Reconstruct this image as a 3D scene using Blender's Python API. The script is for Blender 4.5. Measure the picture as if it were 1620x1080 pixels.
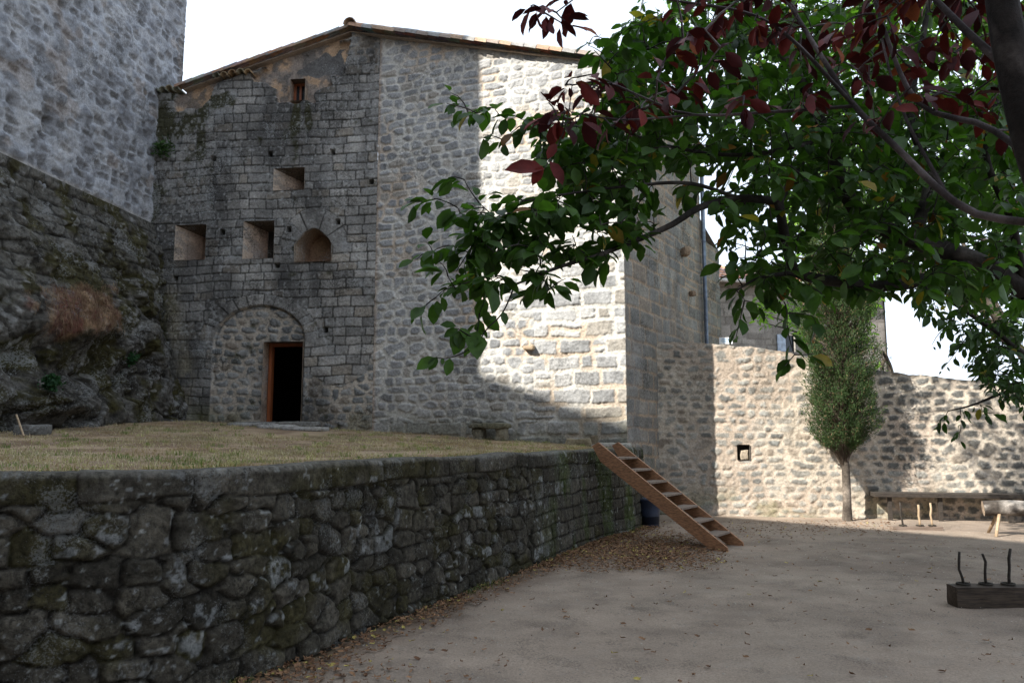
import bpy, math, random
import numpy as np
from mathutils import Vector

# ------------------------------------------------------------------ camera, sky, sun
for o in list(bpy.data.objects): bpy.data.objects.remove(o)
SC = bpy.context.scene
COL = SC.collection
FP = 1241.0                      # focal length in photo pixels (1620 wide)
PITCH = math.atan(150/FP)
CAMZ = 1.6
cam = bpy.data.cameras.new('camera'); cam_o = bpy.data.objects.new('camera', cam); COL.objects.link(cam_o)
cam.sensor_width = 23.5; cam.lens = 23.5*FP/1620; cam.clip_end = 3000; cam.clip_start = .05
cam_o.location = (0, 0, CAMZ); cam_o.rotation_euler = (math.pi/2+PITCH, 0, 0)
cam.dof.use_dof = True; cam.dof.focus_distance = 9.0; cam.dof.aperture_fstop = 6.3
SC.camera = cam_o
SUN_EL = math.radians(38)
TRAVEL = Vector((.849*math.cos(SUN_EL), .528*math.cos(SUN_EL), -math.sin(SUN_EL))).normalized()
W = bpy.data.worlds.new('World'); SC.world = W; W.use_nodes = True
wn = W.node_tree; wn.nodes.clear()
wo = wn.nodes.new('ShaderNodeOutputWorld'); bg = wn.nodes.new('ShaderNodeBackground'); sky = wn.nodes.new('ShaderNodeTexSky')
sky.sky_type = 'NISHITA'; sky.sun_disc = False; sky.sun_elevation = SUN_EL
sky.sun_rotation = math.atan2(-TRAVEL.x, -TRAVEL.y); sky.dust_density = 2.0; sky.air_density = 1.0
tc = wn.nodes.new('ShaderNodeTexCoord'); mp = wn.nodes.new('ShaderNodeMapping'); nz = wn.nodes.new('ShaderNodeTexNoise')
mp.inputs['Scale'].default_value = (1, 1, 3.0); nz.inputs['Scale'].default_value = 1.8; nz.inputs['Detail'].default_value = 6
rp = wn.nodes.new('ShaderNodeValToRGB'); rp.color_ramp.elements[0].position = .30; rp.color_ramp.elements[1].position = .62
rp.color_ramp.elements[0].color = (.72,.72,.72,1); rp.color_ramp.elements[1].color = (1,1,1,1)
mx = wn.nodes.new('ShaderNodeMixRGB'); mx.inputs[2].default_value = (6.3, 7.1, 8.3, 1)
wn.links.new(tc.outputs['Generated'], mp.inputs[0]); wn.links.new(mp.outputs[0], nz.inputs['Vector'])
wn.links.new(nz.outputs['Fac'], rp.inputs[0]); wn.links.new(rp.outputs[0], mx.inputs[0])
wn.links.new(sky.outputs[0], mx.inputs[1]); wn.links.new(mx.outputs[0], bg.inputs[0]); wn.links.new(bg.outputs[0], wo.inputs[0])
bg.inputs[1].default_value = .088
sl = bpy.data.lights.new('sun', 'SUN'); sl.energy = 4.3; sl.angle = math.radians(.53); sl.color = (1, .95, .87)
so = bpy.data.objects.new('sun', sl); COL.objects.link(so); so.location = (-30, -20, 40)
so.rotation_euler = TRAVEL.to_track_quat('-Z', 'Y').to_euler()
SC.view_settings.view_transform = 'Standard'; SC.view_settings.look = 'None'
SC.view_settings.exposure = 1.2; SC.view_settings.gamma = 1
SC.render.engine = 'CYCLES'

# ------------------------------------------------------------------ helpers
rng = np.random.default_rng(7); random.seed(7)
CP, SP = math.cos(PITCH), math.sin(PITCH)
def ray(px, py):
    dx = (px-810)/FP; dz = (540-py)/FP
    return np.array([dx, CP-dz*SP, SP+dz*CP])
def at(px, py, Y):
    r = ray(px, py); return np.array([0, 0, CAMZ]) + r*(Y/r[1])
def onz(px, py, z=0.0):
    r = ray(px, py); return np.array([0, 0, CAMZ]) + r*((z-CAMZ)/r[2])
def onplane(px, py, p0, n):
    r = ray(px, py); c = np.array([0, 0, CAMZ]); n = np.asarray(n, float)
    return c + r*(np.dot(np.asarray(p0)-c, n)/np.dot(r, n))
def proj(P):
    P = np.asarray(P); y = P[..., 1]; z = P[..., 2]-CAMZ; x = P[..., 0]
    d = y*CP+z*SP; u = z*CP-y*SP
    d = np.where(d > .1, d, .1)
    return 810+FP*x/d, 540-FP*u/d
_T = np.random.default_rng(99).random((256, 256)).astype(np.float64)
def vn(x, y, s=0):
    x = np.asarray(x)+s*17.31+500; y = np.asarray(y)+s*9.17+500
    xi = np.floor(x).astype(int); yi = np.floor(y).astype(int); fx = x-xi; fy = y-yi
    fx = fx*fx*(3-2*fx); fy = fy*fy*(3-2*fy)
    a = _T[xi & 255, yi & 255]; b = _T[(xi+1) & 255, yi & 255]; c = _T[xi & 255, (yi+1) & 255]; d = _T[(xi+1) & 255, (yi+1) & 255]
    return (a*(1-fx)+b*fx)*(1-fy)+(c*(1-fx)+d*fx)*fy
def fbm(x, y, s=0, o=4):
    t = 0; a = .5; n = 0
    for k in range(o):
        t = t+a*vn(np.asarray(x)*2**k, np.asarray(y)*2**k, s+k*3.7); n += a; a *= .5
    return t/n
def ss(a, b, x):
    t = np.clip((x-a)/(b-a), 0, 1); return t*t*(3-2*t)
def inpoly(px, py, poly):
    r = np.zeros(np.shape(px), bool); n = len(poly)
    for i in range(n):
        x1, y1 = poly[i]; x2, y2 = poly[(i+1) % n]
        if y1 == y2: continue
        c = ((y1 > py) != (y2 > py)) & (px < (x2-x1)*(py-y1)/(y2-y1)+x1); r ^= c
    return r
def blob(px, py, cx, cy, rx, ry): return np.exp(-((px-cx)/rx)**2-((py-cy)/ry)**2)

def tag(o, label=None, cat=None, group=None, kind=None):
    if label: o['label'] = label
    if cat: o['category'] = cat
    if group: o['group'] = group
    if kind: o['kind'] = kind
    return o
def empty(name, loc, label, cat, group=None, rz=0):
    o = bpy.data.objects.new(name, None); COL.objects.link(o); o.location = loc; o.rotation_euler = (0, 0, rz)
    o.empty_display_size = .1
    return tag(o, label, cat, group)
def link(name, me, mat, parent=None):
    o = bpy.data.objects.new(name, me); COL.objects.link(o)
    if mat: me.materials.append(mat)
    if parent:
        o.parent = parent; 
    return o
def npmesh(name, V, quads=None, tris=None, col=None, smooth=True):
    me = bpy.data.meshes.new(name)
    V = np.asarray(V, np.float32)
    me.vertices.add(len(V)); me.vertices.foreach_set('co', V.ravel())
    li = []; ls = []; s = 0
    if quads is not None and len(quads):
        q = np.asarray(quads, np.int32); li.append(q.ravel()); ls.append(np.full(len(q), 4))
    if tris is not None and len(tris):
        t = np.asarray(tris, np.int32); li.append(t.ravel()); ls.append(np.full(len(t), 3))
    li = np.concatenate(li).astype(np.int32); ls = np.concatenate(ls).astype(np.int32)
    st = np.concatenate([[0], np.cumsum(ls)[:-1]]).astype(np.int32)
    me.loops.add(len(li)); me.loops.foreach_set('vertex_index', li)
    me.polygons.add(len(ls)); me.polygons.foreach_set('loop_start', st)
    try: me.polygons.foreach_set('loop_total', ls)
    except Exception: pass
    me.update(calc_edges=True); me.validate()
    me.polygons.foreach_set('use_smooth', np.full(len(me.polygons), smooth))
    if col is not None:
        a = me.color_attributes.new('col', 'FLOAT_COLOR', 'POINT')
        c = np.ones((len(V), 4), np.float32); c[:, :3] = np.clip(col, 0, 1); a.data.foreach_set('color', c.ravel())
    return me
class MB:
    """collects plain pieces into ONE mesh"""
    def __init__(s): s.v = []; s.f = []; s.c = []
    def add(s, V, F, c=None):
        n = len(s.v); s.v += [tuple(map(float, p)) for p in V]; s.f += [tuple(n+i for i in f) for f in F]
        s.c += [c if c is not None else (1, 1, 1)]*len(V)
    def box(s, c, size, rz=0, ax=None, jit=0, col=None):
        hx, hy, hz = [a/2 for a in size]
        P = []
        for dz in (-hz, hz):
            for dx, dy in ((-hx, -hy), (hx, -hy), (hx, hy), (-hx, hy)):
                p = np.array([dx, dy, dz])+(np.random.default_rng(len(s.v)+len(P)).uniform(-jit, jit, 3) if jit else 0)
                if ax is not None: p = ax[0]*p[0]+ax[1]*p[1]+ax[2]*p[2]
                else: p = np.array([p[0]*math.cos(rz)-p[1]*math.sin(rz), p[0]*math.sin(rz)+p[1]*math.cos(rz), p[2]])
                P.append(p+np.asarray(c))
        s.add(P, [(3, 2, 1, 0), (4, 5, 6, 7), (0, 1, 5, 4), (1, 2, 6, 5), (2, 3, 7, 6), (3, 0, 4, 7)], col)
    def tube(s, pts, rad, n=8, col=None, cap=True):
        V, F = tube_np(pts, rad, n); s.add(V, [tuple(f) for f in F], col)
        if cap:
            m = len(s.v); L = len(V); s.f.append(tuple(m-L+i for i in range(n))[::-1]); s.f.append(tuple(m-n+i for i in range(n)))
    def build(s, name, mat, parent=None, bevel=0, smooth=False, seg=2):
        me = bpy.data.meshes.new(name); me.from_pydata(s.v, [], s.f); me.update()
        a = me.color_attributes.new('col', 'FLOAT_COLOR', 'POINT')
        c = np.ones((len(s.v), 4), np.float32); c[:, :3] = np.array(s.c); a.data.foreach_set('color', c.ravel())
        if smooth: me.polygons.foreach_set('use_smooth', [True]*len(me.polygons))
        o = link(name, me, mat, parent)
        if bevel:
            b = o.modifiers.new('bevel', 'BEVEL'); b.width = bevel; b.segments = seg; b.limit_method = 'ANGLE'
        return o
def tube_np(pts, rad, n=8):
    pts = np.asarray(pts, float); m = len(pts); rad = np.broadcast_to(rad, m)
    T = np.gradient(pts, axis=0); T /= np.linalg.norm(T, axis=1)[:, None]+1e-9
    up = np.array([0, 0, 1.0]) if abs(T[0][2]) < .9 else np.array([1.0, 0, 0])
    V = []
    for i in range(m):
        a = np.cross(T[i], up); a /= np.linalg.norm(a)+1e-9; b = np.cross(a, T[i]); up = b
        for k in range(n):
            t = 2*math.pi*k/n; V.append(pts[i]+rad[i]*(math.cos(t)*a+math.sin(t)*b))
    F = [(i*n+k, i*n+(k+1) % n, (i+1)*n+(k+1) % n, (i+1)*n+k) for i in range(m-1) for k in range(n)]
    return np.array(V), F
def rough_block(mb, c, size, seed, rz=0, n=7, amp=.02, col=None, rnd=.25, ax=None):
    """a worn stone block: subdivided rounded box, noise-displaced"""
    r = np.random.default_rng(seed); idx = {}; V = []; F = []
    def vert(i, j, k):
        key = (i, j, k)
        if key not in idx: idx[key] = len(V); V.append((2*i/n-1, 2*j/n-1, 2*k/n-1))
        return idx[key]
    for a in range(n):
        for b in range(n):
            F.append((vert(a, b, 0), vert(a, b+1, 0), vert(a+1, b+1, 0), vert(a+1, b, 0)))
            F.append((vert(a, b, n), vert(a+1, b, n), vert(a+1, b+1, n), vert(a, b+1, n)))
            F.append((vert(a, 0, b), vert(a+1, 0, b), vert(a+1, 0, b+1), vert(a, 0, b+1)))
            F.append((vert(a, n, b), vert(a, n, b+1), vert(a+1, n, b+1), vert(a+1, n, b)))
            F.append((vert(0, a, b), vert(0, a, b+1), vert(0, a+1, b+1), vert(0, a+1, b)))
            F.append((vert(n, a, b), vert(n, a+1, b), vert(n, a+1, b+1), vert(n, a, b+1)))
    V = np.array(V, float); L = np.linalg.norm(V, axis=1)[:, None]; mx_ = np.abs(V).max(1)[:, None]
    sph = V/L*1.25; V = V*(1-rnd)+sph*rnd
    P = V*np.array(size)/2
    f = vn(P[:, 0]*9+P[:, 2]*5, P[:, 1]*9-P[:, 2]*7, seed)-.5
    P = P*(1+0*f[:, None])+V*(amp*2*f[:, None])
    if ax is not None: P = P[:, :1]*ax[0]+P[:, 1:2]*ax[1]+P[:, 2:]*ax[2]
    else: P = np.stack([P[:, 0]*math.cos(rz)-P[:, 1]*math.sin(rz), P[:, 0]*math.sin(rz)+P[:, 1]*math.cos(rz), P[:, 2]], 1)
    mb.add(P+np.asarray(c), F, col)

# ------------------------------------------------------------------ materials
def newmat(name):
    m = bpy.data.materials.new(name); m.use_nodes = True; nt = m.node_tree
    return m, nt, nt.nodes['Principled BSDF']
def attr_mat(name, rough=.9, sc=30, var=.35, bump=.3, bdist=.01, spec=.25, tint=(1, 1, 1), sc2=6, transl=0, speck=0, spsc=60, spcol=(.3, .31, .31), dark=0):
    m, nt, P = newmat(name); N = nt.nodes; L = nt.links
    P.inputs['Roughness'].default_value = rough; P.inputs['Specular IOR Level'].default_value = spec
    a = N.new('ShaderNodeVertexColor'); a.layer_name = 'col'
    t = N.new('ShaderNodeTexCoord'); n1 = N.new('ShaderNodeTexNoise'); n2 = N.new('ShaderNodeTexNoise')
    n1.inputs['Scale'].default_value = sc; n1.inputs['Detail'].default_value = 8; n1.inputs['Roughness'].default_value = .7
    n2.inputs['Scale'].default_value = sc2; n2.inputs['Detail'].default_value = 5
    L.new(t.outputs['Object'], n1.inputs['Vector']); L.new(t.outputs['Object'], n2.inputs['Vector'])
    r1 = N.new('ShaderNodeMapRange'); r1.inputs[1].default_value = .3; r1.inputs[2].default_value = .7; r1.inputs[3].default_value = 1-var; r1.inputs[4].default_value = 1+var
    r2 = N.new('ShaderNodeMapRange'); r2.inputs[1].default_value = .3; r2.inputs[2].default_value = .7; r2.inputs[3].default_value = 1-var*.5; r2.inputs[4].default_value = 1+var*.5
    L.new(n1.outputs['Fac'], r1.inputs[0]); L.new(n2.outputs['Fac'], r2.inputs[0])
    mu = N.new('ShaderNodeMath'); mu.operation = 'MULTIPLY'; L.new(r1.outputs[0], mu.inputs[0]); L.new(r2.outputs[0], mu.inputs[1])
    v = N.new('ShaderNodeVectorMath'); v.operation = 'SCALE'; L.new(a.outputs['Color'], v.inputs[0]); L.new(mu.outputs[0], v.inputs['Scale'])
    v2 = N.new('ShaderNodeVectorMath'); v2.operation = 'MULTIPLY'; v2.inputs[1].default_value = tint; L.new(v.outputs[0], v2.inputs[0])
    if speck:
        for (amt, scl, cc, lo, seedv) in ((speck, spsc, spcol, .60, 3.1), (dark, spsc*.6, (.02, .018, .014), .60, 8.7)):
            if not amt: continue
            a1 = N.new('ShaderNodeTexNoise'); a1.inputs['Scale'].default_value = scl; a1.inputs['Detail'].default_value = 5; a1.inputs['Roughness'].default_value = .75
            a2 = N.new('ShaderNodeTexNoise'); a2.inputs['Scale'].default_value = scl/18; a2.inputs['Detail'].default_value = 3
            mpp = N.new('ShaderNodeMapping'); mpp.inputs['Location'].default_value = (seedv, seedv*2, seedv*3); L.new(t.outputs['Object'], mpp.inputs[0]); L.new(mpp.outputs[0], a1.inputs['Vector']); L.new(mpp.outputs[0], a2.inputs['Vector'])
            sm_ = N.new('ShaderNodeMath'); sm_.operation = 'MULTIPLY_ADD'; sm_.inputs[1].default_value = .8; L.new(a2.outputs['Fac'], sm_.inputs[0]); L.new(a1.outputs['Fac'], sm_.inputs[2])
            rr_ = N.new('ShaderNodeMapRange'); rr_.inputs[1].default_value = lo+.40; rr_.inputs[2].default_value = lo+.45; rr_.inputs[3].default_value = 0; rr_.inputs[4].default_value = amt; L.new(sm_.outputs[0], rr_.inputs[0])
            mm_ = N.new('ShaderNodeMixRGB'); mm_.inputs[2].default_value = (*cc, 1); L.new(rr_.outputs[0], mm_.inputs[0]); L.new(v2.outputs[0], mm_.inputs[1]); v2 = mm_
    L.new(v2.outputs[0], P.inputs['Base Color'])
    b = N.new('ShaderNodeBump'); b.inputs['Strength'].default_value = bump; b.inputs['Distance'].default_value = bdist
    L.new(n1.outputs['Fac'], b.inputs['Height']); L.new(b.outputs[0], P.inputs['Normal'])
    if transl:
        tr = N.new('ShaderNodeBsdfTranslucent'); ms = N.new('ShaderNodeMixShader'); ms.inputs[0].default_value = transl
        g = N.new('ShaderNodeVectorMath'); g.operation = 'MULTIPLY'; g.inputs[1].default_value = (1.5, 1.9, .7); L.new(v2.outputs[0], g.inputs[0])
        L.new(g.outputs[0], tr.inputs[0]); L.new(P.outputs[0], ms.inputs[1]); L.new(tr.outputs[0], ms.inputs[2])
        L.new(ms.outputs[0], N['Material Output'].inputs[0])
    return m
def wood_mat(name, c1, c2, sc=3, rough=.6, stretch=(1, 12, 12)):
    m, nt, P = newmat(name); N = nt.nodes; L = nt.links
    t = N.new('ShaderNodeTexCoord'); mp = N.new('ShaderNodeMapping'); mp.inputs['Scale'].default_value = stretch
    n = N.new('ShaderNodeTexNoise'); n.inputs['Scale'].default_value = sc; n.inputs['Detail'].default_value = 8; n.inputs['Roughness'].default_value = .65
    r = N.new('ShaderNodeValToRGB'); r.color_ramp.elements[0].position = .32; r.color_ramp.elements[1].position = .68
    r.color_ramp.elements[0].color = (*c1, 1); r.color_ramp.elements[1].color = (*c2, 1)
    L.new(t.outputs['Object'], mp.inputs[0]); L.new(mp.outputs[0], n.inputs['Vector']); L.new(n.outputs['Fac'], r.inputs[0])
    L.new(r.outputs[0], P.inputs['Base Color']); P.inputs['Roughness'].default_value = rough
    b = N.new('ShaderNodeBump'); b.inputs['Strength'].default_value = .3; b.inputs['Distance'].default_value = .004
    L.new(n.outputs['Fac'], b.inputs['Height']); L.new(b.outputs[0], P.inputs['Normal'])
    return m
M_STONE = attr_mat('weathered_stone', sc=22, var=.42, bump=.8, bdist=.015, sc2=3, speck=.5, spsc=34, dark=.55)
M_PALE = attr_mat('pointed_masonry', sc=26, var=.34, bump=.8, bdist=.013, sc2=3, speck=.25, spsc=30, spcol=(.5, .49, .46), dark=.35)
M_RUB = attr_mat('mossy_rubble', sc=24, var=.7, bump=1.0, bdist=.02, sc2=7, spec=.12, speck=.45, spsc=60, spcol=(.19, .195, .19), dark=.75)
M_ROCK = attr_mat('dark_rock', sc=14, var=.6, bump=1.0, bdist=.05, sc2=3, spec=.12, speck=.7, spsc=26, spcol=(.22, .225, .22), dark=.7)
M_DIRT = attr_mat('packed_dirt', sc=60, var=.32, bump=.7, bdist=.010, sc2=1.6, speck=.35, spsc=90, spcol=(.36, .31, .26), dark=.35, tint=(1.04, .975, .90))
M_BLADE = attr_mat('dry_grass', sc=3, var=.2, bump=0, rough=.8, transl=.25)
M_LEAF = attr_mat('leaf_green', sc=12, var=.3, bump=.1, rough=.5, spec=.3, transl=.35)
M_LEAFR = attr_mat('leaf_red', sc=14, var=.35, bump=.2, rough=.6, spec=.15, transl=.0)
M_LITTER = attr_mat('leaf_litter', sc=20, var=.3, bump=0, rough=.8)
M_LEAFB = attr_mat('leaf_bright', sc=8, var=.25, bump=0, rough=.5, spec=.3, transl=.55)
M_CYP = attr_mat('cypress_foliage', sc=8, var=.25, bump=0, rough=.7, transl=.2)
M_BARK = attr_mat('bark', sc=25, var=.5, bump=.8, bdist=.01, sc2=6)
M_TILE = attr_mat('clay_tile', sc=18, var=.3, bump=.3, rough=.85)
M_WOOD = wood_mat('stair_wood', (.13, .062, .032), (.46, .235, .12), rough=.6, sc=5, stretch=(2, 5, 14))
M_DWOOD = wood_mat('old_wood', (.012, .009, .007), (.06, .047, .036), rough=.85, sc=5)  # dark wood, deepened further to stand in for tree shade on the bench
M_TREAD = wood_mat('tread_wood', (.12, .085, .06), (.26, .2, .16), rough=.75)
M_GWOOD = wood_mat('pale_stick_wood', (.25, .17, .10), (.5, .38, .25), rough=.7, stretch=(8, 8, 2))
M_ODOOR = wood_mat('varnished_wood', (.16, .045, .015), (.30, .09, .03), rough=.45, stretch=(12, 12, 1))
def flat(name, c, rough=.6, metal=0, var=.25, sc=8):
    m, nt, P = newmat(name); N = nt.nodes; L = nt.links
    n = N.new('ShaderNodeTexNoise'); n.inputs['Scale'].default_value = sc; n.inputs['Detail'].default_value = 6
    t = N.new('ShaderNodeTexCoord'); L.new(t.outputs['Object'], n.inputs['Vector'])
    r = N.new('ShaderNodeValToRGB'); r.color_ramp.elements[0].color = (*[x*(1-var) for x in c], 1); r.color_ramp.elements[1].color = (*[min(1, x*(1+var)) for x in c], 1)
    r.color_ramp.elements[0].position = .35; r.color_ramp.elements[1].position = .65
    L.new(n.outputs['Fac'], r.inputs[0]); L.new(r.outputs[0], P.inputs['Base Color'])
    P.inputs['Roughness'].default_value = rough; P.inputs['Metallic'].default_value = metal
    return m
M_PIPE = flat('zinc_pipe', (.16, .19, .25), .4, .6)
M_BIN = flat('dark_blue_plastic', (.018, .026, .05), .45)
M_DARK = flat('dark_interior', (.012, .011, .010), .95)
M_SIGN = flat('white_board', (.75, .78, .82), .5, 0, .05)
M_BLUE = flat('blue_print', (.12, .35, .6), .5, 0, .1)
M_SHUT = flat('grey_blue_shutter', (.35, .42, .52), .6)
M_GLASS = flat('window_glass', (.02, .025, .03), .1)

# ------------------------------------------------------------------ masonry layouts
def layout(u, z, seed, rh=(.15, .22), rw=(.2, .45), joint=.012, shrink=.0, warp=.02, wavy=.0, split=.0, rnd=.3, z0=-2, fine=.006):
    """returns d (distance inside a stone's edge, metres) and three random values for its stone"""
    r = np.random.default_rng(seed)
    sh = u.shape; u = u.ravel(); z = z.ravel()
    uu = u+warp*2*(vn(u*3.1, z*3.1, seed)-.5)+warp*(vn(u*9, z*9, seed+1)-.5)
    zz = z+warp*2*(vn(u*2.7, z*2.7, seed+2)-.5)+wavy*2*(vn(u*.7, z*.5, seed+3)-.5)
    nr = int((z.max()-z0)/((rh[0]+rh[1])/2)*1.3)+12
    zb = z0+np.concatenate([[0], np.cumsum(r.uniform(rh[0], rh[1], nr))])
    ri = np.clip(np.searchsorted(zb, zz)-1, 0, nr-1)
    d = np.zeros(len(u)); R = np.zeros((len(u), 3))
    umin = u.min()-2; L = u.max()-umin+4
    for row in np.unique(ri):
        m = ri == row; rr = np.random.default_rng(seed*1000+int(row))
        k = int(L/((rw[0]+rw[1])/2)*1.4)+8
        ub = umin+np.concatenate([[0], np.cumsum(rr.uniform(rw[0], rw[1], k)*rr.choice([.6, 1, 1, 1.3], k))])
        x = uu[m]; y = zz[m]; ci = np.clip(np.searchsorted(ub, x)-1, 0, k-1)
        x0 = ub[ci]; x1 = ub[ci+1]; y0 = np.full(len(x), zb[row]); y1 = np.full(len(x), zb[row+1])
        sp = rr.random(k) < split; fr = rr.uniform(.35, .65, k); top = (y > y0+(y1-y0)*fr[ci])
        s = sp[ci]; ym = y0+(y1-y0)*fr[ci]
        y0 = np.where(s & top, ym, y0); y1 = np.where(s & ~top, ym, y1)
        sid = ci*2+(s & top)
        q = rr.random((k*2+2, 7))[sid]
        x0 = x0+q[:, 3]*shrink; x1 = x1-q[:, 4]*shrink; y0 = y0+q[:, 5]*shrink; y1 = y1-q[:, 6]*shrink
        hw = np.maximum((x1-x0)/2-joint/2, .01); hh = np.maximum((y1-y0)/2-joint/2, .01)
        rad = rnd*np.minimum(hw, hh)*(.5+q[:, 1])
        rad = np.minimum(rad, np.minimum(hw, hh))
        qx = np.abs(x-(x0+x1)/2)-hw+rad; qy = np.abs(y-(y0+y1)/2)-hh+rad
        sd = np.hypot(np.maximum(qx, 0), np.maximum(qy, 0))+np.minimum(np.maximum(qx, qy), 0)-rad
        d[m] = -sd; R[m] = q[:, :3]
    d = d+fine*2*(vn(u*28, z*28, seed+5)-.5)
    return d.reshape(sh), R.reshape(*sh, 3)
def layoutv(u, z, seed, a=.3, b=.19, jx=.28, jy=.2, p=3.0, joint=.02, drop=.12, warp=.03, wavy=.04, fine=.01, sv=.18):
    """rubble: jittered staggered cells with a squarish metric; same returns as layout()"""
    uu = u+warp*2*(vn(u*3.1, z*3.1, seed)-.5)+warp*(vn(u*9, z*9, seed+1)-.5)
    zz = z+warp*2*(vn(u*2.7, z*2.7, seed+2)-.5)+wavy*2*(vn(u*.6, z*.5, seed+3)-.5)
    tab = np.random.default_rng(seed+5000).random((512, 512, 7))
    r0 = np.floor(zz/b).astype(int); D1 = np.full(u.shape, 9.); D2 = np.full(u.shape, 9.); R = np.zeros(u.shape+(3,))
    for dr in (-1, 0, 1):
        r = r0+dr; off = tab[r & 511, 3, 0]+.5*(r & 1); i0 = np.floor(uu/a-off).astype(int)
        for dc in (-2, -1, 0, 1, 2):
            i = i0+dc; t = tab[r & 511, i & 511]
            sx = (i+.5+off+(t[..., 0]-.5)*2*jx)*a; sy = (r+.5+(t[..., 1]-.5)*2*jy)*b; s_ = 1+sv*(t[..., 2]-.5)*2
            asp = 1+.25*(t[..., 6]-.5)*2
            D = ((np.abs(uu-sx)/(a*asp))**p+(np.abs(zz-sy)/(b/asp))**p)**(1/p)/s_+np.where(t[..., 3] < drop, 9, 0)
            cl = D < D1; D2 = np.where(cl, D1, np.minimum(D2, D)); R = np.where(cl[..., None], t[..., 3:6], R); D1 = np.where(cl, D, D1)
    R = R.copy(); R[..., 0] = (R[..., 0]-drop)/(1-drop)
    return (D2-D1)*.5*min(a, b)*1.15-joint/2+fine*2*(vn(u*28, z*28, seed+5)-.5), R
def C(*c): return np.array(c, float)
def mixc(a, b, t): t = np.asarray(t)[..., None]; return a*(1-t)+b*t

class Plane:
    """vertical wall plane from plan point A to plan point B; the outward normal faces the yard"""
    def __init__(s, A, B):
        s.A = np.array([A[0], A[1], 0.0]); s.L = math.hypot(B[0]-A[0], B[1]-A[1])
        s.d = np.array([(B[0]-A[0])/s.L, (B[1]-A[1])/s.L, 0]); s.n = np.array([s.d[1], -s.d[0], 0])
    def pt(s, u, z, h=0.0):
        u = np.asarray(u, float)[..., None]; z = np.asarray(z, float)[..., None]; h = np.asarray(h, float)
        h = h[..., None] if h.ndim else h
        return s.A+u*s.d+z*np.array([0, 0, 1.0])+h*s.n
    def uz(s, px, py):
        p = onplane(px, py, s.A, s.n); return float(np.dot(p-s.A, s.d)), float(p[2])
def gridwall(name, pl, u0, u1, z0, z1, du, dv, surf, mat, parent=None, top=None, holes=(), holefn=None, backfill=.35, closetop=True):
    """displaced masonry sheet; surf(u,z,px,py)->(h,col). holes: rectangles (ua,ub,za,zb) cut out"""
    us = np.arange(u0, u1+du*.5, du); us[-1] = u1; zs = np.arange(z0, z1+dv*.5, dv)
    for (a, b, c, d) in holes:
        for e in (a, b): us[np.argmin(abs(us-e))] = e
        for e in (c, d): zs[np.argmin(abs(zs-e))] = e
    U, Z = np.meshgrid(us, zs, indexing='ij')
    T = np.full(U.shape, 1e9) if top is None else top(U)
    over = Z >= T; Zc = np.minimum(Z, T)
    P = pl.pt(U, Zc); px, py = proj(P)
    h, col = surf(U, Zc, px, py)
    P = pl.pt(U, Zc, h)
    nu, nv = U.shape; idx = np.arange(nu*nv).reshape(nu, nv)
    q = np.stack([idx[:-1, :-1], idx[1:, :-1], idx[1:, 1:], idx[:-1, 1:]], -1).reshape(-1, 4)
    ov = over.ravel(); keep = ~(ov[q[:, 0]] & ov[q[:, 1]] & ov[q[:, 2]] & ov[q[:, 3]])
    cu = ((U[:-1, :-1]+U[1:, 1:])/2).ravel(); cz = ((Z[:-1, :-1]+Z[1:, 1:])/2).ravel()
    for (a, b, c, d) in holes: keep &= ~((cu > a) & (cu < b) & (cz > c) & (cz < d))
    if holefn is not None: keep &= ~holefn(cu, cz)
    q = q[keep]; V = P.reshape(-1, 3); cc = col.reshape(-1, 3)
    if closetop and top is not None:        # top surface running back into the wall's thickness
        tz = np.minimum(top(us), zs[-1]); n = len(us)
        fr = pl.pt(us, tz, h[np.arange(n), np.minimum(np.searchsorted(zs, tz), nv-1)])
        mid = pl.pt(us, tz+.02*vn(us*6, us*0, 4), -backfill*.5); bk = pl.pt(us, tz, -backfill); bot = pl.pt(us, np.full(n, z0), -backfill)
        b0 = len(V); V = np.vstack([V, fr, mid, bk, bot]); tcx = np.repeat(col[:, -1][None], 4, 0).reshape(-1, 3)
        tcol = col[np.arange(n), np.minimum(np.searchsorted(zs, tz-.05), nv-1)]
        cc = np.vstack([cc, tcol, tcol, tcol, tcol*.9])
        ii = np.arange(n-1)
        for k in range(3):
            a = b0+k*n; q = np.vstack([q, np.stack([a+ii, a+ii+1, a+n+ii+1, a+n+ii], 1)])
    me = npmesh(name, V, q, col=cc)
    return link(name, me, mat, parent)

# ------------------------------------------------------------------ plan of the place
CO = np.array([2.18, 15.0])                        # front corner of the house
KI = np.array([-2.99, 16.88])                      # where old and new gable masonry meet
LE = np.array([-8.25, 17.5])                       # old wall meets the tower
PL_NEW = Plane(KI, CO); PL_OLD = Plane(LE, KI)
sd = np.array([math.sin(math.radians(31)), math.cos(math.radians(31))])
SE = CO+sd*4.95; AE = CO+sd*6.5
PL_SIDE = Plane(CO, SE); PL_ANX = Plane(SE, AE)
# ridge / eaves from the photograph
ridge = onplane(557, 50, PL_OLD.A, PL_OLD.n)
zk = onplane(592, 53, PL_NEW.A, PL_NEW.n)[2]
zcor = onplane(990, 101, PL_NEW.A, PL_NEW.n)[2]
zl = onplane(232, 158, PL_OLD.A, PL_OLD.n)[2]
ur = PL_OLD.uz(557, 50)[0]
u29, z29 = PL_OLD.uz(290, 142); z22 = PL_OLD.uz(232, 149)[1]
top_new = lambda u: zk+(zcor-zk)*u/PL_NEW.L
def top_old(u):
    return np.where(u < u29, z22+.05*(vn(np.asarray(u)*5, np.asarray(u)*0, 2)-.5), z29+(ridge[2]-z29)*(u-u29)/(ur-u29))*(u < ur)+(u >= ur)*(0*u+0)+np.where(u < ur, 0, ridge[2]+(zk-ridge[2])*(u-ur)/(PL_OLD.L-ur))

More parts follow.
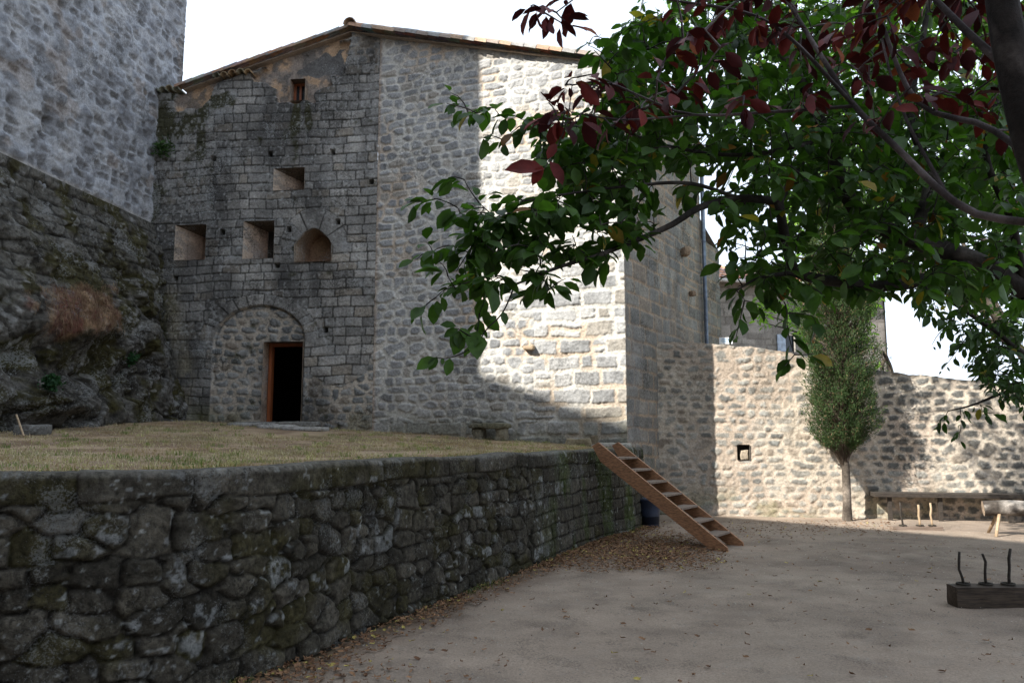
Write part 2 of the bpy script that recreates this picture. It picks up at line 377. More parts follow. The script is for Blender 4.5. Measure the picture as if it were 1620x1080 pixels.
# ---- terrace height
RW = np.array([(-13, 2.6), (-9, 3.2), (-6, 3.75), (-3.2, 4.5), (-1.95, 5.35), (-1.1, 7.2), (.08, 9.8), (1.22, 12.4), (1.75, 13.3), (2.2, 14.3), (2.45, 15.2)])
def terr(X, Y):
    X = np.asarray(X, float); Y = np.asarray(Y, float)
    d = (X-.08)*-.86+(Y-9.8)*.5
    return 1.34+.06*np.clip(d, 0, 20)*np.clip((Y-4)/12, 0, 1)+.03*(fbm(X*.8, Y*.8, 3)-.5)
WTOP = 1.37

# ------------------------------------------------------------------ ground of the yard
def build_ground():
    xs = np.concatenate([[-900, -300, -100, -40, -15], np.arange(-7, 13, .045), [14, 20, 40, 100, 300, 900]])
    ys = np.concatenate([[-900, -300, -100, -30, -10], np.arange(.5, 17.5, .045), [18, 20, 30, 60, 150, 400, 1500]])
    X, Y = np.meshgrid(xs, ys, indexing='ij')
    n = fbm(X*1.3, Y*1.3, 11); n2 = fbm(X*.35, Y*.35, 12)
    Z = .03*(n2-.5)+.02*(n-.5)+.016*(fbm(X*6, Y*6, 13)-.5)
    wall = np.clip((12.4-Y), 0, 1)*0
    c = mixc(C(.215, .178, .15), C(.31, .262, .22), ss(.35, .65, n2))
    c = mixc(c, C(.16, .135, .115), .35*ss(.5, .68, fbm(X*1.9, Y*2.2, 14)))
    c = mixc(c, C(.30, .26, .22), .5*ss(.55, .7, n))
    # soil rich with crushed leaves next to the retaining wall and under the steps
    px, py = proj(np.stack([X, Y, Z], -1))
    dw = distwall(X, Y)
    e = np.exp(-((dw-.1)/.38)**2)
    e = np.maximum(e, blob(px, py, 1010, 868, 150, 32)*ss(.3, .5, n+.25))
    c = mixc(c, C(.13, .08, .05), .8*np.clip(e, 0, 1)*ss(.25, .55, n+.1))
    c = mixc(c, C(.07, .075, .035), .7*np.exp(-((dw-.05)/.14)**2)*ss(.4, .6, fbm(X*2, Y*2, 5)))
    V = np.stack([X, Y, Z], -1).reshape(-1, 3); a, b = X.shape; idx = np.arange(a*b).reshape(a, b)
    q = np.stack([idx[:-1, :-1], idx[1:, :-1], idx[1:, 1:], idx[:-1, 1:]], -1).reshape(-1, 4)
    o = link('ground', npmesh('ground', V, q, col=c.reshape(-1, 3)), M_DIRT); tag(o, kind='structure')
def curve(P, step=.01):
    """Catmull-Rom through plan points, resampled"""
    P = np.asarray(P, float); Q = np.vstack([2*P[0]-P[1], P, 2*P[-1]-P[-2]]); out = []
    for i in range(1, len(Q)-2):
        t = np.linspace(0, 1, 60, endpoint=False)[:, None]
        out.append(.5*((2*Q[i])+(-Q[i-1]+Q[i+1])*t+(2*Q[i-1]-5*Q[i]+4*Q[i+1]-Q[i+2])*t**2+(-Q[i-1]+3*Q[i]-3*Q[i+1]+Q[i+2])*t**3))
    out = np.vstack(out+[P[-1:]]); s = np.concatenate([[0], np.cumsum(np.linalg.norm(np.diff(out, axis=0), axis=1))])
    n = int(s[-1]/step); t = np.linspace(0, s[-1], n)
    return np.stack([np.interp(t, s, out[:, k]) for k in range(out.shape[1])], 1), t
RC, RS = curve(RW, .2)
def distwall(X, Y):
    """signed distance from the retaining wall's face, positive on the yard's side"""
    sh = np.shape(X); x = np.ravel(X); y = np.ravel(Y); best = np.full(len(x), 1e9); sg = np.zeros(len(x))
    for i in range(len(RC)-1):
        a = RC[i]; b = RC[i+1]; e = b-a; L2 = e@e
        t = np.clip(((x-a[0])*e[0]+(y-a[1])*e[1])/L2, 0, 1)
        dx = x-a[0]-t*e[0]; dy = y-a[1]-t*e[1]; d = np.hypot(dx, dy); m = d < best
        best[m] = d[m]; sg[m] = np.sign(e[1]*dx-e[0]*dy)[m]
    return (best*sg).reshape(sh)
build_ground()

# ------------------------------------------------------------------ terrace with dry grass
def build_terrace():
    xs = np.arange(-13, 3.0, .08); ys = np.arange(2.6, 18.2, .08); X, Y = np.meshgrid(xs, ys, indexing='ij')
    Z = terr(X, Y); d = distwall(X, Y)
    n = fbm(X*1.5, Y*1.5, 21); c = mixc(C(.19, .135, .09), C(.33, .26, .18), ss(.35, .65, n))
    c = mixc(c, C(.15, .14, .06), .4*ss(.5, .7, fbm(X*.6, Y*.9, 22)))
    c = mixc(c, C(.20, .11, .06), .7*np.exp(-((d+.45)/.35)**2))
    V = np.stack([X, Y, Z], -1).reshape(-1, 3); a, b = X.shape; idx = np.arange(a*b).reshape(a, b)
    q = np.stack([idx[:-1, :-1], idx[1:, :-1], idx[1:, 1:], idx[:-1, 1:]], -1).reshape(-1, 4)
    k = (d.ravel()[q] < -.12).all(1); q = q[k]
    o = link('terrace', npmesh('terrace', V, q, col=c.reshape(-1, 3)), M_DIRT); tag(o, kind='structure')
build_terrace()

# ------------------------------------------------------------------ retaining wall
def build_retaining():
    cv, s = curve(RW[1:], .0125)
    T = np.gradient(cv, axis=0); T /= np.linalg.norm(T, axis=1)[:, None]; Nn = np.stack([T[:, 1], -T[:, 0]], 1)
    fr = np.arange(-.06, WTOP+.001, .0125); tp = np.arange(.0125, .42, .03)
    nv = len(fr)+len(tp); U = np.repeat(s[:, None], nv, 1)
    Vv = np.concatenate([fr, WTOP+tp]); Vg = np.repeat(Vv[None], len(s), 0)
    d1, R1 = layoutv(U, Vg, 31, .225, .142, p=7, joint=.006, drop=.20, warp=.024, wavy=.06, fine=.005, jx=.38, jy=.17, sv=.15)
    d2, R2 = layout(U, Vg, 32, (.16, .2), (.3, .5), joint=.01, shrink=.004, warp=.02, wavy=.02, rnd=.3, z0=-.1)
    d3, R3 = layout(U, Vg*0+.1, 33, (.4, .4), (.45, .85), joint=.012, shrink=0, warp=.02, rnd=.15, z0=-.1)
    capz = WTOP-.16+.07*(vn(U*1.6, U*0, 8)-.5)
    d3 = np.minimum(d3, (Vg-capz)); iscap = Vg > capz
    ulen = s[-1]; sm = ss(ulen-6.1, ulen-5.3, U+.25*(vn(U*2, Vg*4, 3)-.5))
    d = np.where(sm > .5, d2, d1); R = np.where((sm > .5)[..., None], R2, R1)
    d = np.where(iscap, d3, np.minimum(d, capz-Vg)); R = np.where(iscap[..., None], R3, R)
    face = ss(-.005, .016, d)**.7; rough = fbm(U*6, Vg*6, 34)-.5
    h = .045*face+.038*(R[..., 0]-.5)*face+.045*rough+.018*(fbm(U*26, Vg*26, 2, 3)-.5)+.02*(R[..., 1]-.5)*np.sin(Vg*14+R[..., 2]*6)*face
    h = np.where(sm > .5, .4*h+.03, h); h = np.where(iscap, h*.7+.02+.03*(fbm(U*2.5, Vg*3, 27)-.5), h)
    h += .05*(vn(U*.9, Vg*.8, 9)-.5)
    col = mixc(C(.030, .027, .021), C(.076, .068, .054), R[..., 1]); col = mixc(col, C(.07, .063, .048), R[..., 2]*.5)
    col = mixc(C(.012, .010, .008), col, ss(-.006, .010, d))
    moss = ss(.50, .68, fbm(U*2.3, Vg*2.9, 35)*.7+.3*R[..., 2]); col = mixc(col, C(.034, .030, .010), .75*moss)
    gr = ss(.5, .6, fbm(U*2.1, Vg*.9, 39))*ss(ulen-6, ulen-4, U); col = mixc(col, C(.04, .06, .012), .6*gr)
    li = ss(.645, .68, fbm(U*16, Vg*16, 36, 5)*.62+.38*fbm(U*1.9, Vg*2.4, 30)+.17*(R[..., 2] > .955)-.04*sm)*ss(.0, .02, d); col = mixc(col, C(.23, .24, .24), .6*li)
    sp = ss(.86, .90, vn(U*34, Vg*34, 37))*(vn(U*1.3, Vg*2, 38) > .5); col = mixc(col, C(.26, .27, .26), .6*sp); col = col*(.7+.6*fbm(U*7, Vg*7, 28))[..., None]
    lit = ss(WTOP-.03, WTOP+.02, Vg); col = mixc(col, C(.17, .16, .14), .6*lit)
    B = np.zeros(U.shape+(3,)); batter = .06*(WTOP-np.minimum(Vg, WTOP))
    back = np.maximum(Vg-WTOP, 0); hh = h*(Vg <= WTOP)
    offs = hh+batter-back; hE = h[:, len(fr)-1]
    offs[:, len(fr):] += (hE[:, None]*np.exp(-back[:, len(fr):]/.06))
    B[..., 0] = cv[:, None, 0]+Nn[:, None, 0]*offs; B[..., 1] = cv[:, None, 1]+Nn[:, None, 1]*offs
    B[..., 2] = np.minimum(Vg, WTOP)+.035*(vn(U*1.4, U*0, 77)-.5)*ss(WTOP-.2, WTOP, Vg)+np.where(Vg > WTOP, .012+h*.25-.14*ss(.25, .4, back), 0)
    edge = np.exp(-((Vg-WTOP)/.02)**2)*(Vg <= WTOP); B[..., 2] -= .0*edge
    a, b = U.shape; idx = np.arange(a*b).reshape(a, b)
    q = np.stack([idx[:-1, :-1], idx[1:, :-1], idx[1:, 1:], idx[:-1, 1:]], -1).reshape(-1, 4)
    o = link('retaining_wall', npmesh('retaining_wall', B.reshape(-1, 3), q, col=col.reshape(-1, 3)), M_RUB)
    tag(o, 'low dark mossy rubble wall curving along the edge of the grass terrace', 'wall')
build_retaining()

# ------------------------------------------------------------------ the house
house = empty('stone_house', (CO[0], CO[1], 0), 'tall gabled stone house with blackened old masonry left and pale pointed masonry right', 'house')
HO = np.array([CO[0], CO[1], 0])
def child(o, root):                    # keep world coordinates under an Empty
    o.matrix_parent_inverse = root.matrix_world.inverted() if False else o.matrix_parent_inverse
    o.location = tuple(-np.array(root.location)); return o
def loc0(o, root):
    r = root.location; o.location = (-r[0], -r[1], -r[2]); return o

HOLES_OLD = {'a': (277, 355, 326, 412), 'b': (385, 349, 434, 410), 'd': (433, 265, 482, 302), 'w': (459, 125, 483, 160), 'door': (415, 540, 478, 667)}
def rect_uz(pl, r):
    ua, za = pl.uz(r[0], r[3]); ub, zb = pl.uz(r[2], r[1])
    ua2, _ = pl.uz(r[0], r[1]); ub2, _ = pl.uz(r[2], r[3])
    return ((ua+ua2)/2, (ub+ub2)/2, za, zb)
RO = {k: rect_uz(PL_OLD, v) for k, v in HOLES_OLD.items()}
PUT = [(240, 257), (338, 251), (428, 244), (527, 241), (352, 368), (457, 363), (515, 522), (534, 351), (438, 420), (278, 441), (588, 288)]
PUTR = [PL_OLD.uz(x, y) for x, y in PUT]
# pointed niche: outline in wall coordinates
nu0, nz0 = PL_OLD.uz(467, 415); nu1, _ = PL_OLD.uz(524, 415); _, nzt = PL_OLD.uz(496, 362); _, nsp = PL_OLD.uz(496, 388)
def in_niche(u, z, g=0.0):
    w = (nu1-nu0)/2+g; c = (nu0+nu1)/2; ht = nzt-nsp+g; x = np.abs(u-c)/w
    lim = nsp+ht*(1-np.clip(x, 0, 1)**1.7)**.85
    return (x < 1) & (z > nz0-g*0) & (z < lim)
# blind arch round the door
au0, azb = PL_OLD.uz(331, 660); au1, _ = PL_OLD.uz(480, 600); _, azt = PL_OLD.uz(405, 483); _, azs = PL_OLD.uz(405, 540)
ac = (au0+au1)/2; aw = (au1-au0)/2; ah = azt-azs
def arch_d(u, z):
    """>0 inside the blind arch; metres roughly"""
    x = (u-ac); yy = np.maximum(z-azs, 0); rr = np.sqrt((x/aw)**2+(yy/ah)**2); return (1-rr)*min(aw, ah)*1.1
def surf_old(U, Z, px, py):
    d1, R1 = layout(U, Z, 41, (.175, .235), (.28, .5), joint=.008, warp=.018, wavy=.04, rnd=.2, z0=1.0, fine=.004)
    d2, R2 = layoutv(U, Z, 42, .27, .175, joint=.045, drop=.1)
    ad = arch_d(U, Z); infill = ad > 0
    th = np.arctan2(np.maximum(Z-azs, 0)/ah, (U-ac)/aw)
    ring = (ad < 0) & (ad > -.28) & (Z > azs-.05)
    d3, R3 = layout(th*1.25, -ad*0+.1, 43, (.5, .5), (.26, .44), joint=.008, warp=.006, rnd=.1, z0=-.1)
    d3 = np.minimum(d3, ad+.28); 
    nc = (nu0+nu1)/2; nr = np.hypot(U-nc, (Z-nsp)*.9); nth = np.arctan2(Z-nsp, U-nc); nw = (nu1-nu0)/2
    ring2 = (nr > nw*.8) & (nr < nw+.36) & (Z > nsp-.0) & ~infill
    d4, R4 = layout(nth*.7, nr*0+.1, 44, (.5, .5), (.34, .5), joint=.008, warp=.004, rnd=.1, z0=-.1)
    d4 = np.minimum(d4, nw+.36-nr)
    rub = infill | ((py > 598+12*np.sin(px*.05)) & (px > 482)) | ((py > 520) & (px > 560)&(px > 600-(py-520)*.3)) | inpoly(px, py, [(545, 50), (600, 50), (600, 100), (560, 98), (548, 70)])
    big = (px > 485) & (py > 520) & (py < 640) & ~rub
    d = np.where(rub, d2, d1); R = np.where(rub[..., None], R2, R1)
    d = np.where(ring, d3, d); R = np.where(ring[..., None], R3, R)
    d = np.where(ring2, d4, d); R = np.where(ring2[..., None], R4, R)
    f = ss(0, .02, d); f2 = ss(0, .035, d)
    rough = fbm(U*4, Z*4, 45)-.5
    h = np.where(rub, .02*f2, .014*f)+.02*(R[..., 0]-.5)*f+.035*rough+.012*(vn(U*25, Z*25, 4)-.5)
    st = mixc(C(.18, .175, .165), C(.32, .305, .28), R[..., 1]); st = mixc(st, C(.22, .185, .14), .55*(R[..., 2] > .82))
    g = mixc(C(.05, .047, .042), st, f)
    strub = mixc(C(.10, .105, .105), C(.24, .235, .22), R[..., 1]); strub = mixc(strub, C(.22, .17, .12), .6*(R[..., 2] > .8))
    strub = mixc(C(.33, .29, .24), strub, ss(-.006, .01, d))
    col = np.where(rub[..., None], strub, g); col = col*(1+.18*ss(470, 540, px))[..., None]
    tone = fbm(U*.8, Z*1.1, 51); col = col*(1.12-.35*ss(.35, .7, tone))[..., None]
    # black weathering: drips under openings and along the top
    bl = .8*ss(.42, .68, fbm(U*.9, Z*.55, 46)+.12*ss(300, 170, py)+.10*ss(300, 230, px)-.22*ss(500, 560, px))
    for (cx, cy, rx, ry) in [(345, 300, 28, 110), (505, 300, 16, 90), (452, 440, 26, 60), (345, 480, 34, 80), (585, 110, 10, 110), (350, 600, 20, 80), (560, 150, 25, 60), (300, 560, 30, 80), (500, 440, 12, 40), (575, 240, 10, 60)]:
        bl = np.maximum(bl, 1.0*blob(px+14*(fbm(U*2, Z*2, 47)-.5), py, cx, cy, rx, ry)*ss(.3, .55, fbm(U*2.2, Z*.8, 48)+.12))
    bl = bl*(~infill)*(1-.45*ss(480, 530, px)*(py > 120))
    col = mixc(col, C(.035, .034, .033), .85*np.clip(bl, 0, 1))
    # orange plaster remains near the roofline
    jag = 7*(vn(U*5, Z*5, 49)-.5)
    pa = inpoly(px+jag, py+jag, [(395, 118), (440, 95), (520, 68), (553, 62), (548, 90), (540, 118), (525, 122), (520, 135), (503, 147), (495, 160), (440, 163), (437, 140), (420, 132), (400, 128)])
    pa |= inpoly(px+jag, py+jag, [(286, 143), (345, 122), (338, 150), (325, 160), (322, 172), (276, 174), (272, 158)])
    pa |= inpoly(px+jag*.5, py, [(270, 147), (557, 46), (557, 58), (400, 112), (290, 150)])
    pc = mixc(C(.44, .30, .19), C(.27, .225, .19), ss(.38, .6, fbm(U*2.6, Z*2.6, 50)))*(.65+.7*fbm(U*5, Z*3, 57))[..., None]; pc = mixc(pc, C(.12, .115, .11), .7*ss(.56, .64, fbm(U*4, Z*4, 58)))
    grey = inpoly(px+jag*1.8, py+jag*1.8, [(465, 112), (500, 88), (545, 75), (540, 110), (520, 118), (500, 122), (480, 118)]); pc = np.where(grey[..., None], C(.12, .115, .11), pc)
    col = np.where(pa[..., None], pc, col); h = np.where(pa, .02*(vn(U*9, Z*9, 3)-.5)-.13+.02*rough, h)
    mo = ss(.56, .72, fbm(U*3.5, Z*3.5, 52)*.8+.5*np.maximum.reduce([blob(px, py, 258, 205, 42, 50), blob(px, py, 318, 205, 9, 50)*1.1, blob(px, py, 300, 190, 32, 22), blob(px, py, 468, 200, 9, 38)*1.2, blob(px, py, 488, 185, 6, 28)*1.1, blob(px, py, 350, 160, 30, 12), blob(px, py, 262, 480, 22, 14)*1.2, blob(px, py, 240, 300, 14, 100)*.7, blob(px, py, 255, 520, 16, 30)]))
    col = mixc(col, C(.033, .032, .012), .9*mo*(~pa))
    li = ss(.58, .68, fbm(U*16, Z*16, 53, 3)*.6+.4*fbm(U*1.2, Z*1.2, 54)+.10*blob(px, py, 290, 290, 60, 120)+.04*(py < 180)); col = mixc(col, C(.33, .33, .32), .5*li*(~pa)*(~infill))
    lo = ss(620, 665, py); col = mixc(col, C(.12, .12, .055), .4*lo*ss(.4, .6, fbm(U, Z, 55)))
    # worn light band of tawny stone beside the rock
    col = mixc(col, C(.25, .22, .15), .6*ss(.35, .6, fbm(U*2, Z*2, 56))*np.maximum(blob(px, py, 275, 500, 14, 60), blob(px, py, 292, 600, 14, 60)))
    h = h-.07*ss(0, .02, ad)
    # joint shadow line round the infill is real depth
    h = h-.05*np.exp(-((ad-.02)/.022)**2)*(Z > azs-.1)
    for (u, z) in PUTR:
        m = (np.abs(U-u) < .055) & (np.abs(Z-z) < .06); h = np.where(m, -.32, h); col = np.where(m[..., None], C(.06, .055, .05), col)
    return h, col
gridwall('old_wall', PL_OLD, -.5, PL_OLD.L, 1.2, ridge[2]+.3, .0175, .0175, surf_old, M_STONE, house, top_old, closetop=False,
         holes=list(RO.values()), holefn=in_niche)
def surf_new(U, Z, px, py):
    d1, R1 = layoutv(U, Z, 61, .30, .178, p=7, jx=.38, jy=.07, joint=.030, drop=.12, warp=.018, wavy=.07, fine=.007, sv=.08)
    d2, R2 = layout(U, Z, 62, (.26, .36), (.35, .75), joint=.034, shrink=.03, warp=.035, wavy=.03, split=.10, rnd=.35, z0=.92, fine=.010)
    edge = PL_NEW.L-U
    q = ((px > 845+30*(vn(U*0+1, Z*1.5, 8)-.5)) & (py > 405)) | (edge < .55+.25*(vn(U*0, Z*2.2, 9) > .5)) | (py > 668)
    d = np.where(q, d2, d1); R = np.where(q[..., None], R2, R1)
    f = ss(-.004, .022, d); rough = fbm(U*5, Z*5, 63)-.5
    h = .016*f+.020*(R[..., 0]-.4)*f+.035*rough*(f*.7+.3)+.014*(vn(U*24, Z*24, 6)-.5)
    st = mixc(C(.27, .275, .28), C(.42, .415, .40), R[..., 1]); st = mixc(st, C(.32, .27, .2), .5*(R[..., 2] > .9)); st = mixc(st, C(.17, .175, .18), .6*(R[..., 2] < .14))
    mo = mixc(C(.54, .52, .475), C(.50, .41, .32), ss(.50, .68, fbm(U*.9, Z*.9, 64)))
    col = mixc(mo, st, f)
    col = col*(.93+.2*fbm(U*3, Z*1, 65))[..., None]
    # damp, mossy foot of the wall
    lo = ss(640, 690, py+24*(fbm(U*1.5, Z*1.5, 66)-.5)); col = mixc(col, C(.13, .125, .06), .6*lo*ss(.3, .6, fbm(U*2, Z*2, 67)+.12))
    col = mixc(col, C(.20, .19, .17), .28*ss(560, 640, py))
    seam = ss(.10, .0, U)*(py > 60); col = mixc(col, C(.40, .30, .22), .7*seam)
    return h, col
gridwall('new_wall', PL_NEW, 0.0, PL_NEW.L+.01, -.1, zk+.3, .0175, .0175, surf_new, M_PALE, house, top_new, closetop=False)
def surf_side(U, Z, px, py):
    d1, R1 = layout(U, Z, 71, (.24, .36), (.4, .9), joint=.022, shrink=.01, warp=.02, wavy=.05, split=.06, rnd=.3, z0=-.3, fine=.01)
    f = ss(-.004, .022, d1); rough = fbm(U*4, Z*5, 72)-.5
    h = .010*f+.012*(R1[..., 0]-.5)*f+.02*rough+.008*(vn(U*20, Z*24, 6)-.5)
    st = mixc(C(.17, .165, .155), C(.27, .255, .23), R1[..., 1]); st = mixc(st, C(.27, .20, .14), .4*(R1[..., 2] > .8))
    col = mixc(C(.34, .26, .19), st, f)
    col = mixc(col, C(.14, .145, .15), .5*ss(.45, .65, fbm(U*3, Z*.5, 73)))
    col = mixc(col, C(.11, .11, .05), .5*ss(1.6, .3, Z)*ss(.3, .5, fbm(U*3, Z*3, 74)))
    return h, col
gridwall('side_wall', PL_SIDE, -.01, PL_SIDE.L, -.1, zcor, .035, .025, surf_side, M_STONE, house)
znx = at(1130, 388, 20.0)[2]
gridwall('annex_wall', PL_ANX, 0, PL_ANX.L, -.1, znx, .035, .03, surf_side, M_STONE, house)
# hidden walls: back of the house and inner faces closing the volume
def closed_back():
    mb = MB(); a3 = lambda p, z: (p[0], p[1], z)
    bk = CO+sd*4.95; LB = LE+np.array([.12, .99])*5
    mb.add([a3(SE, -.1), a3(LB, -.1), a3(LB, zl-.2), a3(SE, zcor)], [(0, 1, 2, 3)])
    mb.add([a3(LE, -.1), a3(LB, -.1), a3(LB, zl-.2), a3(LE, zl-.2)], [(0, 1, 2, 3)])
    e2 = AE+np.array([-3, 2.0]); mb.add([a3(AE, -.1), a3(e2, -.1), a3(e2, znx), a3(AE, znx)], [(0, 1, 2, 3)])
    mb.add([a3(AE, znx), a3(e2, znx), a3(SE+np.array([-3, 2.0]), znx+.5), a3(SE, znx+.5)], [(0, 1, 2, 3)])
    mb.build('rear_wall', flat('rear_stone', (.22, .2, .18), .9), house)
closed_back()
# reveals of the openings
def reveal(name, r, depth, back, mat, mc=(1, 1, 1), bot=True, close=True):
    """splayed embrasure: from the cut rectangle r to a smaller rectangle 'back' (fractions) at 'depth'"""
    ua, ub, za, zb = r; w = ub-ua; hh = zb-za
    f = [(ua, za), (ub, za), (ub, zb), (ua, zb)]
    b = [(ua+w*back[0], za+hh*back[2]), (ua+w*back[1], za+hh*back[2]), (ua+w*back[1], za+hh*back[3]), (ua+w*back[0], za+hh*back[3])]
    n = 24; V = []; Q = []; cc = []
    for k in range(4):
        (a0, a1), (b0, b1) = (f[k], f[(k+1) % 4]), (b[k], b[(k+1) % 4]); s0 = len(V)
        for i in range(n+1):
            for j in range(n+1):
                s = i/n; t = j/n
                p = (1-t)*((1-s)*np.array(a0)+s*np.array(a1))+t*((1-s)*np.array(b0)+s*np.array(b1))
                x = s*(w if k % 2 == 0 else hh); y = t*depth
                nn = float(fbm(x*4+k*3, y*4, 81)); stn = (y+.3*k) % .28 < .012 or (x+.1*k) % .24 < .012
                V.append(PL_OLD.pt(p[0], p[1], .02-depth*t+.02*(nn-.5)*(t > .02)))
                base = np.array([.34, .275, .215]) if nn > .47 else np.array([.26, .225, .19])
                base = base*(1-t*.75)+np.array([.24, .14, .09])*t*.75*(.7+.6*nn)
                if k == 2: base = np.array([.10, .075, .055])  # top face of the opening: its shade is put into the colour
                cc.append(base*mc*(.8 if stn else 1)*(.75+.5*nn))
        for i in range(n):
            for j in range(n):
                a = s0+i*(n+1)+j; Q.append((a, a+n+1, a+n+2, a+1))
    s0 = len(V)
    if close:
        V += [PL_OLD.pt(x, z, -depth+.0) for x, z in b]; cc += [np.array([.03, .025, .02])]*4; Q.append((s0, s0+1, s0+2, s0+3))
    me = npmesh(name, np.array(V), Q, col=np.array(cc), smooth=False); return loc0(link(name, me, M_STONE, house), house)
for o in [c for c in house.children]: loc0(o, house)
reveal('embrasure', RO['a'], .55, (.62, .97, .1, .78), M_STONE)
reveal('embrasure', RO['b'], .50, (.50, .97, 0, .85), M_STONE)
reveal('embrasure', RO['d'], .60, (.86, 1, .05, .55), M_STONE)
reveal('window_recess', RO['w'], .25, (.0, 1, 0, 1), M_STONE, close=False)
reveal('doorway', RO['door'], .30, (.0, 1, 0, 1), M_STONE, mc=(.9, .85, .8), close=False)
def pointed_niche():
    n = 28; pts = [(nu0, nz0)]
    w = (nu1-nu0)/2; c = (nu0+nu1)/2; ht = nzt-nsp
    for i in range(n+1):
        x = -1+2*i/n; pts.append((c+w*1.02*x, nsp+ht*max(0, (1-abs(x)**1.7))**.85+.0))
    pts.append((nu1, nz0)); V = []; cc = []; m = 10
    for j in range(m+1):
        t = j/m; dep = .5*t
        for (u, z) in pts:
            uu = c+(u-c)*(1.03-.30*t**1.5)+.03*t; zz = nz0+(z-nz0)*(1.02-.14*t)+.04*t
            V.append(PL_OLD.pt(uu, zz, .03-dep+.015*float(vn(u*9+t*5, z*9, 5)))); cc.append((C(.30, .235, .17)*(1-t)+C(.20, .12, .075)*t)*(.6+.5*float(fbm(u*5+t*3, z*5, 82))))
    L = len(pts); Q = [(j*L+i, j*L+i+1, (j+1)*L+i+1, (j+1)*L+i) for j in range(m) for i in range(L)if i < L-1]
    Q += [(j*L, (j+1)*L, (j+1)*L+L-1, j*L+L-1) for j in range(m)]
    b = m*L; ce = len(V); V.append(np.mean(V[b:b+L], axis=0)); cc.append(C(.26, .17, .10))
    T = [(b+i, b+i+1, ce) for i in range(L-1)]+[(b+L-1, b, ce)]
    loc0(link('pointed_niche', npmesh('pointed_niche', np.array(V), Q, T, col=np.array(cc), smooth=False), M_STONE, house), house)
pointed_niche()
def frame_in(name, r, depth, t, mat, glass=None, sides='ltrb', thick=.06):
    ua, ub, za, zb = r; ax = (PL_OLD.d, -PL_OLD.n, np.array([0, 0, 1.0])); mb = MB()
    if 'l' in sides: mb.box(PL_OLD.pt(ua+t/2, (za+zb)/2, -depth), (t, thick, zb-za), ax=ax)
    if 'r' in sides: mb.box(PL_OLD.pt(ub-t/2, (za+zb)/2, -depth), (t, thick, zb-za), ax=ax)
    if 't' in sides: mb.box(PL_OLD.pt((ua+ub)/2, zb-t/2, -depth), (ub-ua-2*t-.002, thick, t), ax=ax)
    if 'b' in sides: mb.box(PL_OLD.pt((ua+ub)/2, za+t/2, -depth), (ub-ua-2*t-.002, thick, t), ax=ax)
    o = loc0(mb.build(name, mat, house, .004), house)
    return o
wf = frame_in('window', RO['w'], .25, .055, M_ODOOR)
ua, ub, za, zb = RO['w']
gp = MB(); gp.box(PL_OLD.pt((ua+ub)/2, (za+zb)/2, -.27), (ub-ua-.1, .01, zb-za-.1), ax=(PL_OLD.d, -PL_OLD.n, C(0, 0, 1))); gp.build('pane', M_GLASS, wf)
gp = MB(); gp.box(PL_OLD.pt(ua+.16, (za+zb)/2, -.235), (.05, .03, zb-za-.12), ax=(PL_OLD.d, -PL_OLD.n, C(0, 0, 1))); gp.build('mullion', M_ODOOR, wf)
ua, ub, za, zb = RO['door']
frame_in('door_frame', (ua+.0, ub, za, zb), .36, .07, M_ODOOR, sides='ltr', thick=.14)

rm = MB()      # dark room behind the doorway
for (c_, s_) in [((ua+ub)/2, 0)]:
    A_ = PL_OLD
    P8 = [A_.pt(x, z, h) for h in (-.45, -3.2) for x, z in ((ua-.9, za-.02), (ub+.9, za-.02), (ub+.9, zb+.4), (ua-.9, zb+.4))]
    rm.add(P8, [(0, 1, 5, 4), (1, 2, 6, 5), (2, 3, 7, 6), (3, 0, 4, 7), (4, 5, 6, 7)])
    # front face with the doorway left open
    F8 = [A_.pt(x, z, -.45) for x, z in ((ua-.9, za-.02), (ua, za-.02), (ua, zb), (ub, zb), (ub, za-.02), (ub+.9, za-.02), (ub+.9, zb+.4), (ua-.9, zb+.4))]
    rm.add(F8, [(0, 1, 2, 7), (2, 3, 6, 7), (3, 4, 5, 6)])
loc0(rm.build('room', M_DARK, house), house)
th = MB(); rough_block(th, PL_OLD.pt((ua+ub)/2-.1, za-.07, .06), (2.0, .38, .13), 5, col=(.17, .165, .15), amp=.02, rnd=.08, n=14, ax=(PL_OLD.d, -PL_OLD.n, C(0, 0, 1)))
loc0(th.build('threshold', M_STONE, house, smooth=True), house)
# corbels left in the side wall
for (x, y, s) in ((1078, 399, .17), (1090, 465, .12)):
    u, z = PL_SIDE.uz(x, y); m_ = MB(); rough_block(m_, PL_SIDE.pt(u, z, .08), (s, s*1.2, s*1.1), int(x), col=(.28, .2, .14), rz=.5, rnd=.4)
    loc0(m_.build('corbel', M_STONE, house, smooth=True), house)
u_, z_ = PL_NEW.uz(838, 551); m_ = MB(); rough_block(m_, PL_NEW.pt(u_, z_, .05), (.22, .16, .09), 77, col=(.36, .27, .18), rz=-.3, rnd=.3); loc0(m_.build('corbel', M_STONE, house, smooth=True), house)
# drainpipe with brackets
u, _ = PL_SIDE.uz(1109, 450); p0 = PL_SIDE.pt(u, 0, .10); zt = PL_SIDE.uz(1109, 270)[1]
m_ = MB(); m_.tube([p0+C(0, 0, .2), p0+C(0, 0, 2.5), p0+C(0, 0, 5), p0+C(0, 0, zt)], .05, 12); pipe = loc0(m_.build('drainpipe', M_PIPE, house, smooth=True), house)
for z in (3.6, 5.0, 6.4):
    m_ = MB(); m_.tube([p0+C(0, 0, z), p0+C(0, 0, z+.04)], .06, 12); m_.build('bracket', M_PIPE, pipe)
